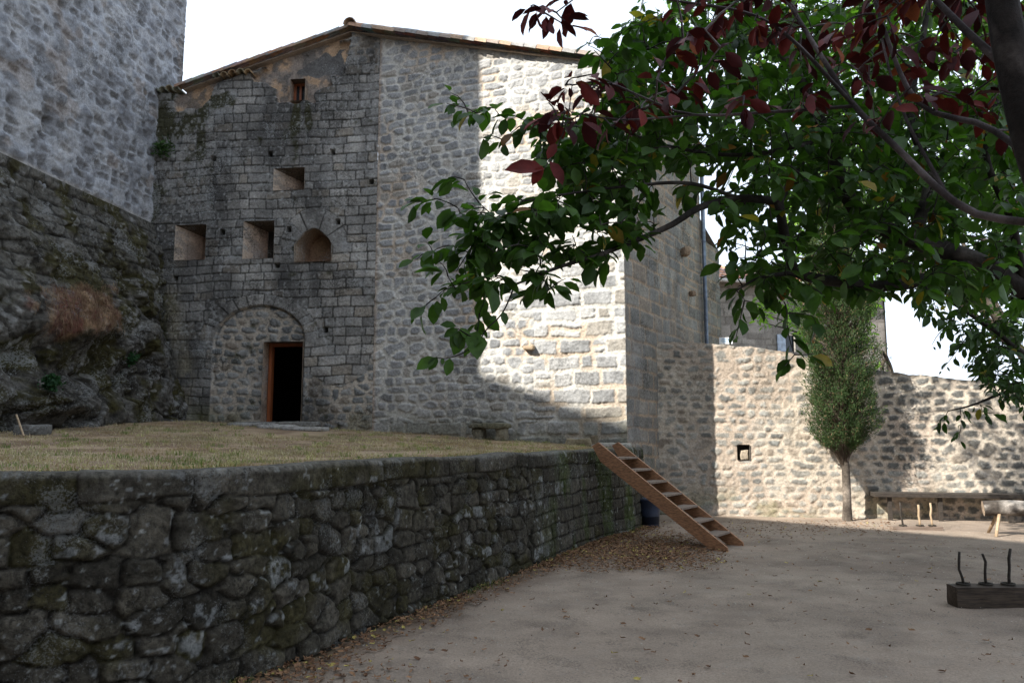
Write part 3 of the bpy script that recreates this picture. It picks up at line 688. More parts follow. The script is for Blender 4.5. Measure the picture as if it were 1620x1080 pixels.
# roof
def canal_tile(mb, p0, dirv, side, up, L, w, col, r=None, thick=.018, n=6, flip=1):
    """a half-round tile from p0 along dirv"""
    r = r or w/2; V = []
    for k, (t, rr) in enumerate(((0, r), (L, r*.86))):
        for q_ in (rr, rr-thick):
            for i in range(n+1):
                a = math.pi*i/n; V.append(p0+dirv*t+side*(q_*math.cos(a))+up*(flip*q_*math.sin(a)))
    m = n+1; F = []
    for i in range(n):
        F += [(i, i+1, 2*m+i+1, 2*m+i), (m+i+1, m+i, 3*m+i, 3*m+i+1), (i+1, i, m+i, m+i+1), (2*m+i, 2*m+i+1, 3*m+i+1, 3*m+i)]
    F += [(0, 2*m, 3*m, m), (m-1, 2*m-1, 4*m-1, 3*m-1)]
    mb.add(V, F, col)
TC = [(.36, .20, .13), (.30, .19, .14), (.26, .22, .19), (.24, .23, .215), (.40, .24, .15), (.20, .19, .175), (.33, .25, .19)]
def roof():
    mb = MB(); base = MB(); r = np.random.default_rng(5)
    back = np.array([sd[0], sd[1], 0.0])
    K3 = PL_NEW.pt(0, zk+.03); C3 = PL_NEW.pt(PL_NEW.L+.12, top_new(PL_NEW.L+.12)+.03); R3 = PL_OLD.pt(ur, ridge[2]+.03); L3 = None
    bkr = np.array([.25, .97, 0]); bl = np.array([.12, .99, 0])
    def slope(A, B, bA, bB, rows, side_n, skip=0):
        d = B-A; L = np.linalg.norm(d); d = d/L; bk = bA/np.linalg.norm(bA); up = np.cross(d, bk); up *= np.sign(up[2])
        V = [A-.03*up+side_n*.03, B-.03*up+side_n*.03, B+bB*6-.03*up, A+bA*6-.03*up]; base.add(V+[v-up*.02 for v in V], [(0, 1, 2, 3), (7, 6, 5, 4), (0, 4, 5, 1)], (.33, .26, .2))
        n = int(L/.27); st = L/n
        for j in range(rows):
            for i in range(n):
                p = A+d*(st*i-.02)+bk*(j*.24-.02)+side_n*.05+up*(.012+.015*r.random())+d*(.02*r.random()); c = TC[r.integers(len(TC))]
                c = tuple(x*(.8+.4*r.random()) for x in c)
                canal_tile(mb, p+d*.31, -d*1.0+up*.10, bk, up, .33, .19, c)
    slope(R3, C3, np.array([.25, .97, 0]), np.array([sd[0], sd[1], 0]), 16, PL_NEW.n)
    nl = PL_OLD.pt(u29, z29+.03)
    slope(R3, nl, bl, bl, 14, PL_OLD.n)
    # verge tiles along both gable edges, seen from the side
    for A, B, nn in ((R3, C3, PL_NEW.n), (R3, nl, PL_OLD.n)):
        d = B-A; L = np.linalg.norm(d); d = d/L; up = np.cross(d, nn); up *= np.sign(up[2]); n = int(L/.285)
        for i in range(n+1):
            c = np.array([(.40, .25, .17), (.33, .27, .23), (.30, .30, .29), (.27, .26, .25), (.42, .30, .21), (.34, .33, .31)][r.integers(6)])*(.85+.3*r.random())
            if nn is PL_OLD.n: c = c*.8
            canal_tile(mb, A+d*(.285*i+.34)+nn*.06+up*(.0+.012*r.random()), -d+up*.07, nn, up, .37, .2, tuple(c), r=(.145 if nn is PL_NEW.n else .11))
    # ridge tiles
    for i in range(14):
        p = R3+np.array([.2, .98, 0])*(i*.33-.1)+C(0, 0, .02); canal_tile(mb, p, np.array([.2, .98, .03]), C(.98, -.2, 0), C(0, 0, 1), .38, .24, tuple(np.array(TC[i % 5])*1.0))
    canal_tile(mb, R3+PL_OLD.n*.22+C(0, 0, .05), np.array([.2, .98, .03]), C(.98, -.2, 0), C(0, 0, 1), .42, .3, (.36, .25, .17), r=.15)
    # coping tiles lying across the broken stub walls at the left
    for (x, y) in ((236, 146), (250, 145), (262, 143), (272, 141), (283, 143), (346, 121), (358, 120), (371, 117), (384, 115), (396, 116)):
        u, z = PL_OLD.uz(x, y); c = (np.array(TC[(x) % 7])*.7+np.array([.05, .06, .02])); canal_tile(mb, PL_OLD.pt(u, z, .14)-C(0, 0, .05), -PL_OLD.n, PL_OLD.d, C(0, 0, 1), .5, .24, tuple(c), r=.095)
    loc0(base.build('roof_deck', M_TILE, house), house); loc0(mb.build('roof_tiles', M_TILE, house), house)
roof()

# ------------------------------------------------------------------ castle tower and its rock
tdir = np.array([math.sin(math.radians(7)), math.cos(math.radians(7))])
TF = LE+tdir*.95; TN = LE-tdir*6.75
PL_T = Plane(TN, TF)
zledge = onplane(215, 345, PL_T.A, PL_T.n)[2]
tower = empty('castle_tower', (TN[0], TN[1], 0), 'tall sheer grey stone tower rising out of the top left of the picture', 'tower')
def surf_tower(U, Z, px, py):
    d, R = layoutv(U, Z, 91, .32, .185, p=7, jx=.36, jy=.09, joint=.038, drop=.10, warp=.022, wavy=.03, fine=.014)
    f = ss(-.01, .03, d); dk = R[..., 1] > .6; rough = fbm(U*4, Z*4, 92)-.5
    mott = fbm(U*2.5, Z*2.5, 97)
    h = .045*f*(R[..., 0]-.1)+.07*rough+.035*(fbm(U*14, Z*14, 5, 3)-.5)-.05*f*dk
    col = mixc(C(.30, .315, .34), C(.18, .19, .21), f*ss(.1, .7, R[..., 2]))
    col = mixc(col, C(.085, .082, .078), f*dk*(.35+.6*R[..., 0])*ss(.3, .6, fbm(U*8, Z*8, 96)+.08))
    col = mixc(col, C(.13, .13, .135), .55*ss(.5, .66, mott)); col = mixc(col, C(.34, .335, .33), .35*ss(.5, .35, mott))
    col = col*(.9+.25*fbm(U*1.2, Z*.6, 93))[..., None]
    col = mixc(col, C(.28, .22, .17), .35*ss(.62, .7, fbm(U*1.5, Z*1.5, 94)))
    for (x, y) in ((20, 160), (76, 190), (100, 5)):
        u, z = PL_T.uz(x, y); m = np.exp(-((U-u)/.13)**2-((Z-z)/.16)**2); h = h-.12*m; col = mixc(col, C(.05, .045, .04), .8*m)
    mm = np.exp(-((Z-zledge-.05)/.06)**2); col = mixc(col, C(.33, .30, .26), .6*mm)
    return h, col
loc0(gridwall('tower_face', PL_T, 0, PL_T.L, zledge-.4, 15.5, .025, .025, surf_tower, M_PALE, tower), tower)
tb = MB()
lf = np.array([-math.cos(math.radians(7)), math.sin(math.radians(7))])
A_ = TN; B_ = TF; C_ = TF+lf*9; D_ = TN+lf*9
def q4(mb, a, b, z0, z1): mb.add([(a[0], a[1], z0), (b[0], b[1], z0), (b[0], b[1], z1), (a[0], a[1], z1)], [(0, 1, 2, 3)])
q4(tb, A_, B_, 15.5, 24); q4(tb, D_, A_, 0, 24); q4(tb, B_, C_, 0, 24); q4(tb, C_, D_, 0, 24); tb.add([(p[0], p[1], 24) for p in (A_, B_, C_, D_)], [(0, 1, 2, 3)])
loc0(tb.build('tower_body', flat('tower_stone', (.24, .24, .24), .9), tower), tower)

def build_rock():
    S = np.arange(0, PL_T.L+.6, .022); V_ = np.linspace(0, 1, 280); SS, VV = np.meshgrid(S, V_, indexing='ij')
    base = PL_T.pt(SS, 0*SS); n2 = PL_T.n; along = SS/PL_T.L
    z0 = .9; Z = zledge+.02+(z0-zledge)*VV
    # outward profile: thin at the ledge, swelling to the foot
    tt = VV
    off = .10+.35*ss(.0, .25, tt)+.55*ss(.2, .75, tt)+.5*ss(.6, .95, tt)
    off *= .9+.25*(fbm(SS*.7, tt*3, 101)-.5)*2
    P0 = base+n2*off[..., None]; P0[..., 2] = Z; px, py = proj(P0)
    off = off+.55*blob(px, py, 85, 500, 85, 55)*ss(560, 520, py+.0*px)-.35*blob(px, py, 110, 590, 70, 35)+.45*blob(px, py, 60, 640, 50, 30)+.3*blob(px, py, 215, 560, 35, 60)-.5*blob(px, py, 20, 660, 22, 22)-.45*blob(px, py, 122, 665, 22, 12)
    r1 = fbm(SS*1.1, tt*6, 102, 5); r2 = 1-np.abs(2*fbm(SS*1.6+tt, tt*9, 103, 5)-1)
    crack = ss(.03, .0, np.abs(fbm(SS*.9-tt*1.2, tt*5+SS*.5, 104, 3)-.5))
    off = off+(.45*(r1-.5)+.10*(r2-.75)+.09*(fbm(SS*5, tt*26, 105)-.5))*ss(0, .08, tt)-.12*crack*ss(.05, .2, tt)+.05*(vn(SS*14, tt*70, 106)-.5)*ss(0, .08, tt)
    dA, RA = layoutv(SS*.8+.6*Z, Z*.8-.6*SS, 116, 1.1, 1.0, p=2.2, joint=0, warp=.12, wavy=.2, drop=.2); dB, RB = layoutv(SS*.8-.6*Z, Z*.8+.6*SS, 117, .42, .40, p=2.2, joint=0, warp=.06, wavy=.1, drop=.2)
    off = off+((.42*(RA[..., 0]-.4)*ss(0, .16, dA))+.07*(RB[..., 0]-.5)*ss(0, .06, dB)+.05*(fbm(SS*18, tt*100, 118, 3)-.5))*ss(.1, .3, tt)
    # upper part keeps rough courses of masonry
    dm_, Rm = layout(SS, Z, 107, (.18, .3), (.3, .7), joint=.02, warp=.06, wavy=.1, rnd=.4, z0=0)
    ms = ss(.55, .40, tt+.12*(fbm(SS, tt*4, 108)-.5)); off = off*1+.03*ms*(ss(0, .04, dm_)-.5)
    P = base+n2*off[..., None]; P[..., 2] = Z+.06*(fbm(SS*2, tt*8, 109)-.5)*ss(0, .1, tt)
    P[:, 0] = base[:, 0]-n2*.1; P[:, 0, 2] = zledge+.1
    c = mixc(C(.040, .037, .031), C(.095, .09, .08), ss(.3, .7, fbm(SS*3, tt*18, 110))); c = c*(.55+.9*fbm(SS*12, tt*66, 119, 3))[..., None]; c = mixc(c, C(.015, .013, .011), .8*np.maximum(crack, .8*ss(.03, 0, dB)*ss(.3, .5, tt)))
    c = mixc(c, mixc(C(.02, .02, .018), C(.13, .125, .11), ss(0, .02, dm_)), .55*ms)
    mo = ss(.50, .66, fbm(SS*2.6, tt*13, 111)+.18*np.maximum.reduce([blob(px, py, 190, 380, 45, 45), blob(px, py, 170, 520, 35, 110), blob(px, py, 90, 425, 70, 20), blob(px, py, 30, 560, 25, 60)])); c = mixc(c, C(.040, .036, .012), .85*mo)
    li = ss(.60, .70, fbm(SS*9, tt*55, 112, 3)*.7+.3*fbm(SS*1.5, tt*8, 115)); c = mixc(c, C(.24, .24, .23), .6*li)
    gr = blob(px, py, 100, 492, 62, 42)*1.3; gr = ss(.35, .85, gr+1.1*(fbm(SS*3, tt*14, 113)-.5)); c = mixc(c, mixc(C(.17, .075, .055), C(.30, .20, .12), ss(.4, .6, fbm(SS*6, tt*20, 114))), gr)
    vg = np.maximum(blob(px, py, 205, 565, 12, 10), blob(px, py, 85, 600, 14, 8)); c = mixc(c, C(.03, .09, .03), ss(.5, .8, vg))
    a, b = SS.shape; idx = np.arange(a*b).reshape(a, b)
    q = np.stack([idx[:-1, :-1], idx[:-1, 1:], idx[1:, 1:], idx[1:, :-1]], -1).reshape(-1, 4)
    o = link('rock_outcrop', npmesh('rock_outcrop', P.reshape(-1, 3), q, col=c.reshape(-1, 3)), M_ROCK)
    tag(o, 'dark mossy rock face bulging out under the grey tower', 'rock')
    # dry reddish grass hanging on the bulge
    r = np.random.default_rng(8); g = (gr*(np.abs(px-100) < 90)).ravel(); w = g/g.sum(); ii = r.choice(len(w), 5000, p=w); Pp = P.reshape(-1, 3)[ii]+r.normal(0, .02, (5000, 3))
    return Pp
hang = build_rock()
def blades(name, P, Ln, wd, droop, cols, mat, r):
    n = len(P); az = r.uniform(0, 2*math.pi, n); ln = Ln*r.uniform(.5, 1.3, n); lean = r.uniform(.2, 1.1, n)
    dx = np.cos(az)*lean; dy = np.sin(az)*lean
    t = np.stack([-np.sin(az), np.cos(az), 0*az], 1)*wd*r.uniform(.6, 1.4, n)[:, None]
    m = P+np.stack([dx*.45, dy*.45, .55+0*dx], 1)*ln[:, None]; e = P+np.stack([dx, dy, 1-droop*lean], 1)*ln[:, None]
    V = np.stack([P-t, P+t, m+t*.8, m-t*.8, e], 1).reshape(-1, 3); b = np.arange(n)*5
    q = np.stack([b, b+1, b+2, b+3], 1); tr = np.stack([b+3, b+2, b+4], 1)
    return npmesh(name, V, q, tr, col=np.repeat(cols, 5, 0), smooth=False)
r = np.random.default_rng(12)
hc = mixc(C(.12, .055, .045), C(.27, .19, .13), r.random(len(hang)))
Pm = blades('dry_tuft', hang, .09, .003, 2.4, hc, M_BLADE, r)
tag(link('dry_tuft', Pm, M_BLADE), 'reddish dry grass hanging over the bulge of the dark rock', 'dry grass', kind='stuff')
# terrace grass
def grass():
    r = np.random.default_rng(13); n = 230000
    X = r.uniform(-9.5, 2.4, n); Y = r.uniform(3.6, 17.4, n)
    d = distwall(X, Y); px, py = proj(np.stack([X, Y, terr(X, Y)], 1))
    fo = (X-KI[0])*PL_NEW.n[0]+(Y-KI[1])*PL_NEW.n[1]; fl = (X-LE[0])*PL_OLD.n[0]+(Y-LE[1])*PL_OLD.n[1]
    dens = ss(.25, .5, fbm(X*1.3, Y*1.3, 23))*.8+.2
    k = (d < -.22-.2*fbm(X*3, Y*3, 19)*1.2) & (fo > .02) & (fl > .02) & (px > -150) & (px < 1050) & (r.random(n) < dens)
    k &= ~inpoly(px, py, [(395, 676), (520, 684), (505, 693), (370, 680)])
    X, Y, d, px, py = X[k], Y[k], d[k], px[k], py[k]; n = len(X)
    gn = fbm(X*1.1, Y*1.1, 24); near = np.exp(-(fbm(X*0, Y*0)+np.minimum(np.abs(((X-KI[0])*PL_NEW.n[0]+(Y-KI[1])*PL_NEW.n[1])), 9))/.35)
    g = ss(.56, .68, gn+.35*near+.12*(r.random(n)-.5))
    c = mixc(C(.28, .21, .13), C(.56, .48, .35), r.random(n)); c = mixc(c, C(.26, .15, .09), .65*np.exp(-((d+.45)/.38)**2)); c = mixc(c, C(.27, .17, .11), .6*ss(.5, .64, fbm(X*2.2, Y*1.4, 26))); c = mixc(c, C(.12, .17, .05), .75*g*(r.random(n) < .7))
    P = np.stack([X, Y, terr(X, Y)-.005], 1)
    cl = ss(.45, .7, fbm(X*6, Y*6, 29)); k2 = r.random(n) < .35+.65*cl; P, c, cl = P[k2], c[k2], cl[k2]
    o = link('dry_grass', blades('dry_grass', P, .028+.05*cl*r.random(len(P)), .0032, .6, c, M_BLADE, r), M_BLADE)
    o.data.vertices  # noqa
    # longer tufts, some of them hanging over the wall's edge
    cv, s_ = curve(RW[1:], .02); T = np.gradient(cv, axis=0); T /= np.linalg.norm(T, axis=1)[:, None]; Nn = np.stack([T[:, 1], -T[:, 0]], 1)
    m = 9000; i = r.integers(0, len(cv), m); i = i[vn(i*.05, i*0, 12) > .42]; m = len(i); of = -.40+.22*r.random(m)*vn(i*.11, i*0, 15)*1.4
    Pe = np.column_stack([cv[i, 0]+Nn[i, 0]*of, cv[i, 1]+Nn[i, 1]*of, np.full(m, 1.345)]); Pe[:, 2] = np.maximum(Pe[:, 2], terr(Pe[:, 0], Pe[:, 1])-.01)
    ce = mixc(C(.26, .16, .09), C(.5, .42, .28), r.random(m)); ce[r.random(m) < .2] = C(.12, .16, .05)
    nt_ = 260; tx = r.uniform(-9, 2, nt_); ty = r.uniform(4.5, 17, nt_); Q = np.repeat(np.column_stack([tx, ty]), 26, 0)+r.normal(0, .035, (nt_*26, 2))
    dq = distwall(Q[:, 0], Q[:, 1]); f1 = (Q[:, 0]-KI[0])*PL_NEW.n[0]+(Q[:, 1]-KI[1])*PL_NEW.n[1]; f2 = (Q[:, 0]-LE[0])*PL_OLD.n[0]+(Q[:, 1]-LE[1])*PL_OLD.n[1]; kq = (dq < -.35) & (f1 > .03) & (f2 > .03); tc_ = np.repeat(r.random(nt_), 26)[kq]; Q = Q[kq]
    Pt = np.column_stack([Q, terr(Q[:, 0], Q[:, 1])-.005]); ct = mixc(C(.10, .16, .04), C(.42, .38, .2), np.clip(tc_+r.normal(0, .15, len(tc_)), 0, 1))
    me2 = blades('grass_tuft', np.vstack([Pe, Pt]), .085, .003, .9, np.vstack([ce, ct]), M_BLADE, r); o2 = link('grass_tufts', me2, M_BLADE); tag(o2, 'taller tufts of green and dry grass on the terrace and at its edge', 'grass', kind='stuff')
    tag(o, 'dry straw coloured lawn with green tufts on the terrace', 'grass', kind='stuff')
grass()
# pale stone slabs before the door
mb = MB()
for i, (x, y, w) in enumerate(((400, 679, .9), (440, 682, .7), (482, 686, .8))):
    p = onz(x, y, 1.85); Yp = 16.2-.25*i; p = at(x, y, Yp); zt = terr(p[0], p[1]); rough_block(mb, (p[0], p[1], zt+.02), (w, .55, .08), 20+i, rz=-.1, col=(.30, .29, .27), rnd=.12, amp=.02, n=9)
o = mb.build('path', M_STONE, smooth=True); tag(o, kind='structure')

# ------------------------------------------------------------------ yard wall
YW0 = np.array([3.02, 16.45]); YW1 = np.array([15.0, 14.2]); PL_Y = Plane(YW0, YW1)
def ytop():
    k = [(1046, 541), (1100, 542), (1150, 545), (1200, 549), (1240, 556), (1275, 566), (1330, 578), (1385, 585), (1450, 592), (1500, 598), (1620, 608)]
    uz = [PL_Y.uz(*p) for p in k]; uz = [(-.3, uz[0][1])]+uz+[(PL_Y.L, uz[-1][1]-.1)]
    us_ = np.array([a for a, b in uz]); zs_ = np.array([b for a, b in uz])
    return lambda u: np.interp(u, us_, zs_)+.05*(vn(np.asarray(u)*3, np.asarray(u)*0, 7)-.5)+.025*(vn(np.asarray(u)*14, np.asarray(u)*0, 6)-.5)
YT = ytop()
nich = rect_uz(PL_Y, (1166, 703, 1186, 727)) if True else None
def surf_yard(U, Z, px, py):
    d, R = layoutv(U, Z, 121, .26, .155, p=4.6, jx=.38, jy=.11, joint=.044, drop=.10, warp=.022, wavy=.05, fine=.014, sv=.16)
    f = ss(-.006, .022, d); rough = fbm(U*5, Z*5, 122)-.5
    h = .012*f+.016*(R[..., 0]-.4)*f+.030*rough+.012*(vn(U*24, Z*24, 6)-.5)
    st = mixc(C(.15, .15, .14), C(.34, .32, .28), R[..., 1]); st = mixc(st, C(.32, .24, .17), .5*(R[..., 2] > .85)); st = mixc(st, C(.35, .36, .34), .5*ss(.62, .72, fbm(U*5, Z*5, 127)))
    mo = mixc(C(.42, .345, .275), C(.49, .425, .345), ss(.4, .6, fbm(U*1.2, Z*1.2, 123)))
    col = mixc(mo, st, f*(.65+.35*ss(.25, .5, R[..., 2]+.2)))
    col = mixc(col, C(.15, .15, .07), .55*ss(.75, .1, Z)*ss(.4, .6, fbm(U*1.6, Z*2, 124)))
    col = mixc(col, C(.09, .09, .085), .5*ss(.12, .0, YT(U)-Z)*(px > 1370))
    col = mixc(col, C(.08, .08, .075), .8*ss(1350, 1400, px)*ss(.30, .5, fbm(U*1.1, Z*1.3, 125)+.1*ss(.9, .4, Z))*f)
    return h, col
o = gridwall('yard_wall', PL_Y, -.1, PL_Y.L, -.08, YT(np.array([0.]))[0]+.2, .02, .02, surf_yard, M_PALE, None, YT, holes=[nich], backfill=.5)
tag(o, 'pale rubble boundary wall with wide mortar joints at the end of the yard', 'wall')
# niche with a stone in it
ua, ub, za, zb = nich; mb = MB()
P8 = [PL_Y.pt(x, z, hh) for hh in (.03, -.3) for x, z in ((ua, za), (ub, za), (ub, zb), (ua, zb))]
mb.add(P8, [(0, 1, 5, 4), (1, 2, 6, 5), (2, 3, 7, 6), (3, 0, 4, 7), (4, 5, 6, 7)], (.16, .14, .12))
mb.build('wall_niche', M_STONE, o)
mb = MB(); rough_block(mb, PL_Y.pt((ua+ub)/2+.02, za+.10, -.08), (.15, .1, .2), 6, col=(.40, .33, .25), rnd=.15)
tag(mb.build('loose_stone', M_STONE, smooth=True), 'small upright pale stone set in the square niche of the yard wall', 'stone')

# ------------------------------------------------------------------ houses beyond
def far_house():
    Y = 27.0; h_ = empty('village_house', (at(1140, 500, Y)[0], Y, 0), 'distant stone house with red tiled roof behind the yard wall', 'house')
    A = at(1118, 500, Y); B = at(1400, 500, Y+1.5); pl = Plane(A[:2], B[:2])
    ze = pl.uz(1180, 446)[1]
    ww = rect_uz(pl, (1243, 530, 1258, 556))
    def sf(U, Z, px, py):
        d, R = layout(U, Z, 131, (.2, .3), (.35, .7), joint=.02, warp=.02, rnd=.2, z0=-.3); f = ss(0, .02, d)
        st = mixc(C(.22, .20, .18), C(.33, .30, .27), R[..., 1]); return .01*f, mixc(C(.17, .15, .13), st, f)
    loc0(gridwall('wall', pl, 0, pl.L, 0, ze, .05, .05, sf, M_PALE, h_, holes=[ww]), h_)
    bk = pl.n*-1; mb = MB()
    q = lambda a, b: mb.add([a+C(0, 0, -a[2]), b+C(0, 0, -b[2]), b+C(0, 0, ze-b[2]), a+C(0, 0, ze-a[2])], [(0, 1, 2, 3)], (.27, .25, .22))
    a0 = pl.pt(0, 0); a1 = pl.pt(pl.L, 0); b0 = a0+bk*7; b1 = a1+bk*7; q(a1, b1); q(b1, b0); q(b0, a0)
    loc0(mb.build('rear_wall', M_PALE, h_), h_)
    wi = MB(); wi.box(pl.pt((ww[0]+ww[1])/2, (ww[2]+ww[3])/2, -.12), (ww[1]-ww[0]+.02, .04, ww[3]-ww[2]), ax=(pl.d, -pl.n, C(0, 0, 1))); w_ = loc0(wi.build('window', M_GLASS, h_), h_)
    sh = MB(); sh.box(pl.pt(ww[0]-.2, (ww[2]+ww[3])/2, .05), (.32, .04, ww[3]-ww[2]), ax=(pl.d, -pl.n, C(0, 0, 1))); sh.build('shutter', M_SHUT, w_, .005)
    tm = MB(); rr = np.random.default_rng(3); up = C(0, 0, 1)
    e0 = pl.pt(-.3, ze, .35); slope_dir = bk*math.cos(.33)+up*math.sin(.33); upn = np.cross(pl.d, slope_dir); upn *= np.sign(upn[2])
    n = int((pl.L+.6)/.24)
    for i in range(n):
        for j in range(9):
            c = tuple(np.array(TC[rr.integers(5)])*(.9+.5*rr.random())+np.array([.06, .0, 0])); canal_tile(tm, e0+pl.d*(i*.24)+slope_dir*(j*.42)+upn*.02*(j % 2), slope_dir, pl.d, upn, .46, .2, c, n=5)
    dk = MB(); V = [e0-upn*.02, e0+pl.d*(pl.L+.6)-upn*.02, e0+pl.d*(pl.L+.6)+slope_dir*3.9-upn*.02, e0+slope_dir*3.9-upn*.02]; dk.add(V+[v-upn*.1 for v in V], [(0, 1, 2, 3), (7, 6, 5, 4), (0, 4, 5, 1), (1, 5, 6, 2), (2, 6, 7, 3), (3, 7, 4, 0)], (.25, .14, .09))
    loc0(dk.build('eaves_board', M_TILE, h_), h_); rt = loc0(tm.build('roof', M_TILE, h_), h_)
    g = MB(); e1 = pl.pt(-.3, ze-.06, .42); g.tube([e1, e1+pl.d*(pl.L+.6)], .07, 8); loc0(g.build('gutter', flat('pale_gutter', (.5, .48, .46), .5), h_), h_)
    cb = MB(); p = pl.pt(pl.L-.06, 0, .06); cb.tube([p+C(0, 0, 1), p+C(0, 0, ze)], .025, 6); loc0(cb.build('cable', M_DARK, h_), h_)
far_house()
s0 = PL_Y.pt(PL_Y.uz(1150, 540)[0], PL_Y.uz(1150, 538)[1]+.02, -.25)
mb = MB(); mb.box(s0, (.27, .02, .14), ax=(PL_Y.d, -PL_Y.n, C(0, 0, 1))); sg = mb.build('sign_board', M_SIGN)
tag(sg, 'small white notice board with blue lines on top of the yard wall', 'sign')
mb = MB()
for k, w in enumerate((.18, .20, .14)): mb.box(s0+PL_Y.n*.013+C(0, 0, .035-.035*k), (w, .004, .008), ax=(PL_Y.d, -PL_Y.n, C(0, 0, 1)))
mb.build('lettering', M_BLUE, sg)

# ------------------------------------------------------------------ castle wing behind the viewer: its long shadow covers the yard
def wing():
    e = C(.68, -.733, 0); nrm = C(.733, .68, 0); H = 18.0
    m0 = nrm*((17.17-1.538*H)/math.hypot(.898, .833)); w_ = empty('castle_wing', tuple(m0), 'long high stone castle wing standing behind the viewer and shading the yard', 'building')
    pl = Plane((m0-e*26)[:2], (m0+e*30)[:2]); pl.n = nrm
    def sf(U, Z, px, py):
        d, R = layout(U, Z, 141, (.4, .5), (.6, 1.2), joint=.04, warp=.03, rnd=.2, z0=-.3); f = ss(0, .03, d)
        return .02*f, mixc(C(.16, .15, .13), mixc(C(.2, .19, .17), C(.3, .28, .25), R[..., 1]), f)
    hs = [(k*7+3, k*7+4.2, z, z+2) for k in range(8) for z in (4, 9, 13.5)]
    loc0(gridwall('wall', pl, 0, pl.L, 0, H, .15, .15, sf, M_PALE, w_, holes=hs), w_)
    for hcut in hs:
        mb = MB(); mb.box(pl.pt((hcut[0]+hcut[1])/2, (hcut[2]+hcut[3])/2, -.2), (1.2, .05, 2.0), ax=(pl.d, -pl.n, C(0, 0, 1))); loc0(mb.build('window', M_GLASS, w_), w_)
    mb = MB(); a = pl.pt(0, 0); b = pl.pt(pl.L, 0); c = b-nrm*9; d = a-nrm*9
    for p, q in ((b, c), (c, d), (d, a)): q4(mb, p, q, 0, H-.01)
    mb.add([p+C(0, 0, H) for p in (a, b, c, d)], [(0, 1, 2, 3)]); loc0(mb.build('wing_body', flat('wing_stone', (.24, .22, .2), .9), w_), w_)
wing()

# ------------------------------------------------------------------ wooden steps
def steps():
    s_ = C(.833, -.553, 0); w = C(.553, .833, 0); top = C(1.37, 12.35, 1.36); bot = C(2.93, 11.33, .0)
    run = bot-top; L = np.linalg.norm(run); d = run/L; up = np.cross(w, d); up *= np.sign(up[2])
    root = empty('wooden_stair', tuple(bot), 'open wooden plank stair leaning from the yard up to the grass terrace', 'stair')
    wid = .70
    for k in (0, 1):
        mb = MB(); o_ = top+w*(k*wid)
        # plank with foot cut level and nose cut
        hb = .11; A = o_-d*.12+up*hb; B = bot+w*(k*wid)+d*.12+up*hb
        V = []
        for t in (-.022, .022):
            V += [o_-d*.10+up*hb*1.0+w*t, bot+w*(k*wid)+up*hb+d*.06+w*t, bot+w*(k*wid)+d*.19-up*.02+w*t, bot+w*(k*wid)+d*.10-up*hb*.62+w*t, o_-up*hb+d*.10+w*t, o_-d*.16-up*.0+w*t]
        mb.add(V, [tuple(range(6)), tuple(range(11, 5, -1))]+[(i, 6+i, 6+(i+1) % 6, (i+1) % 6) for i in range(6)])
        loc0(mb.build('stringer', M_WOOD, root, .004), root)
    for i in range(7):
        p = top+run*((i+.75)/7.6)+w*wid/2+up*.045; mb = MB()
        mb.box(p, (.235, wid-.05, .032), ax=(s_, w, C(0, 0, 1))); loc0(mb.build('tread', M_TREAD, root, .004), root)
steps()
# ------------------------------------------------------------------ bin
p = onz(1028, 833, 0); bn = MB(); n = 24; prof = [(0, .155), (.03, .165), (.25, .18), (.44, .19), (.46, .205), (.50, .205), (.50, .19), (.06, .17)]
V = [(p[0]+r_*math.cos(2*math.pi*k/n), p[1]+r_*math.sin(2*math.pi*k/n), z) for z, r_ in prof for k in range(n)]
F = [(i*n+k, i*n+(k+1) % n, (i+1)*n+(k+1) % n, (i+1)*n+k) for i in range(len(prof)-1) for k in range(n)]+[tuple(range(n))[::-1], tuple((len(prof)-1)*n+k for k in range(n))]
bn.add(V, F); tag(bn.build('bin', M_BIN, smooth=True), 'dark blue round plastic tub behind the wooden stair', 'bin')

# ------------------------------------------------------------------ stone seat and blocks at the gable's foot
def near_new(px, py_, off): # point on terrace in front of the new gable
    u, z = PL_NEW.uz(px, py_); q = PL_NEW.pt(u, 0, off); q[2] = terr(q[0], q[1]); return q
axn = (PL_NEW.d, -PL_NEW.n, C(0, 0, 1))
c = near_new(785, 690, .32); sb = empty('stone_bench', tuple(c), 'mossy stone slab resting on two short blocks against the pale gable wall', 'bench')
for k in (-.24, .25):
    mb = MB(); rough_block(mb, PL_NEW.d*k+C(0, 0, .10), (.2, .26, .26), 30+int(k*10), col=(.2, .18, .13), ax=axn, rnd=.2); mb.build('support', M_STONE, sb, smooth=True)
mb = MB(); rough_block(mb, C(0, 0, .27), (.80, .36, .09), 33, col=(.16, .15, .10), ax=axn, rnd=.12, n=10); mb.build('seat', M_STONE, sb, smooth=True)
c = near_new(925, 700, .35); mb = MB(); rough_block(mb, c+C(0, 0, .06), (.5, .25, .14), 36, col=(.24, .2, .13), ax=axn, rnd=.25); rough_block(mb, c+PL_NEW.d*.27+C(0, 0, .10), (.13, .22, .2), 37, col=(.15, .12, .08), ax=axn, rnd=.3)
tag(mb.build('stone_block', M_STONE, smooth=True), 'low rough stone block lying beside the stair head at the gable corner', 'stone')
c = near_new(965, 702, .28); mb = MB(); rough_block(mb, c+C(0, 0, .02), (.85, .4, .1), 38, col=(.34, .32, .28), ax=axn, rnd=.15, n=10)
tag(mb.build('stone_slab', M_STONE, smooth=True), 'pale flat slab at the foot of the house corner above the steps', 'stone')
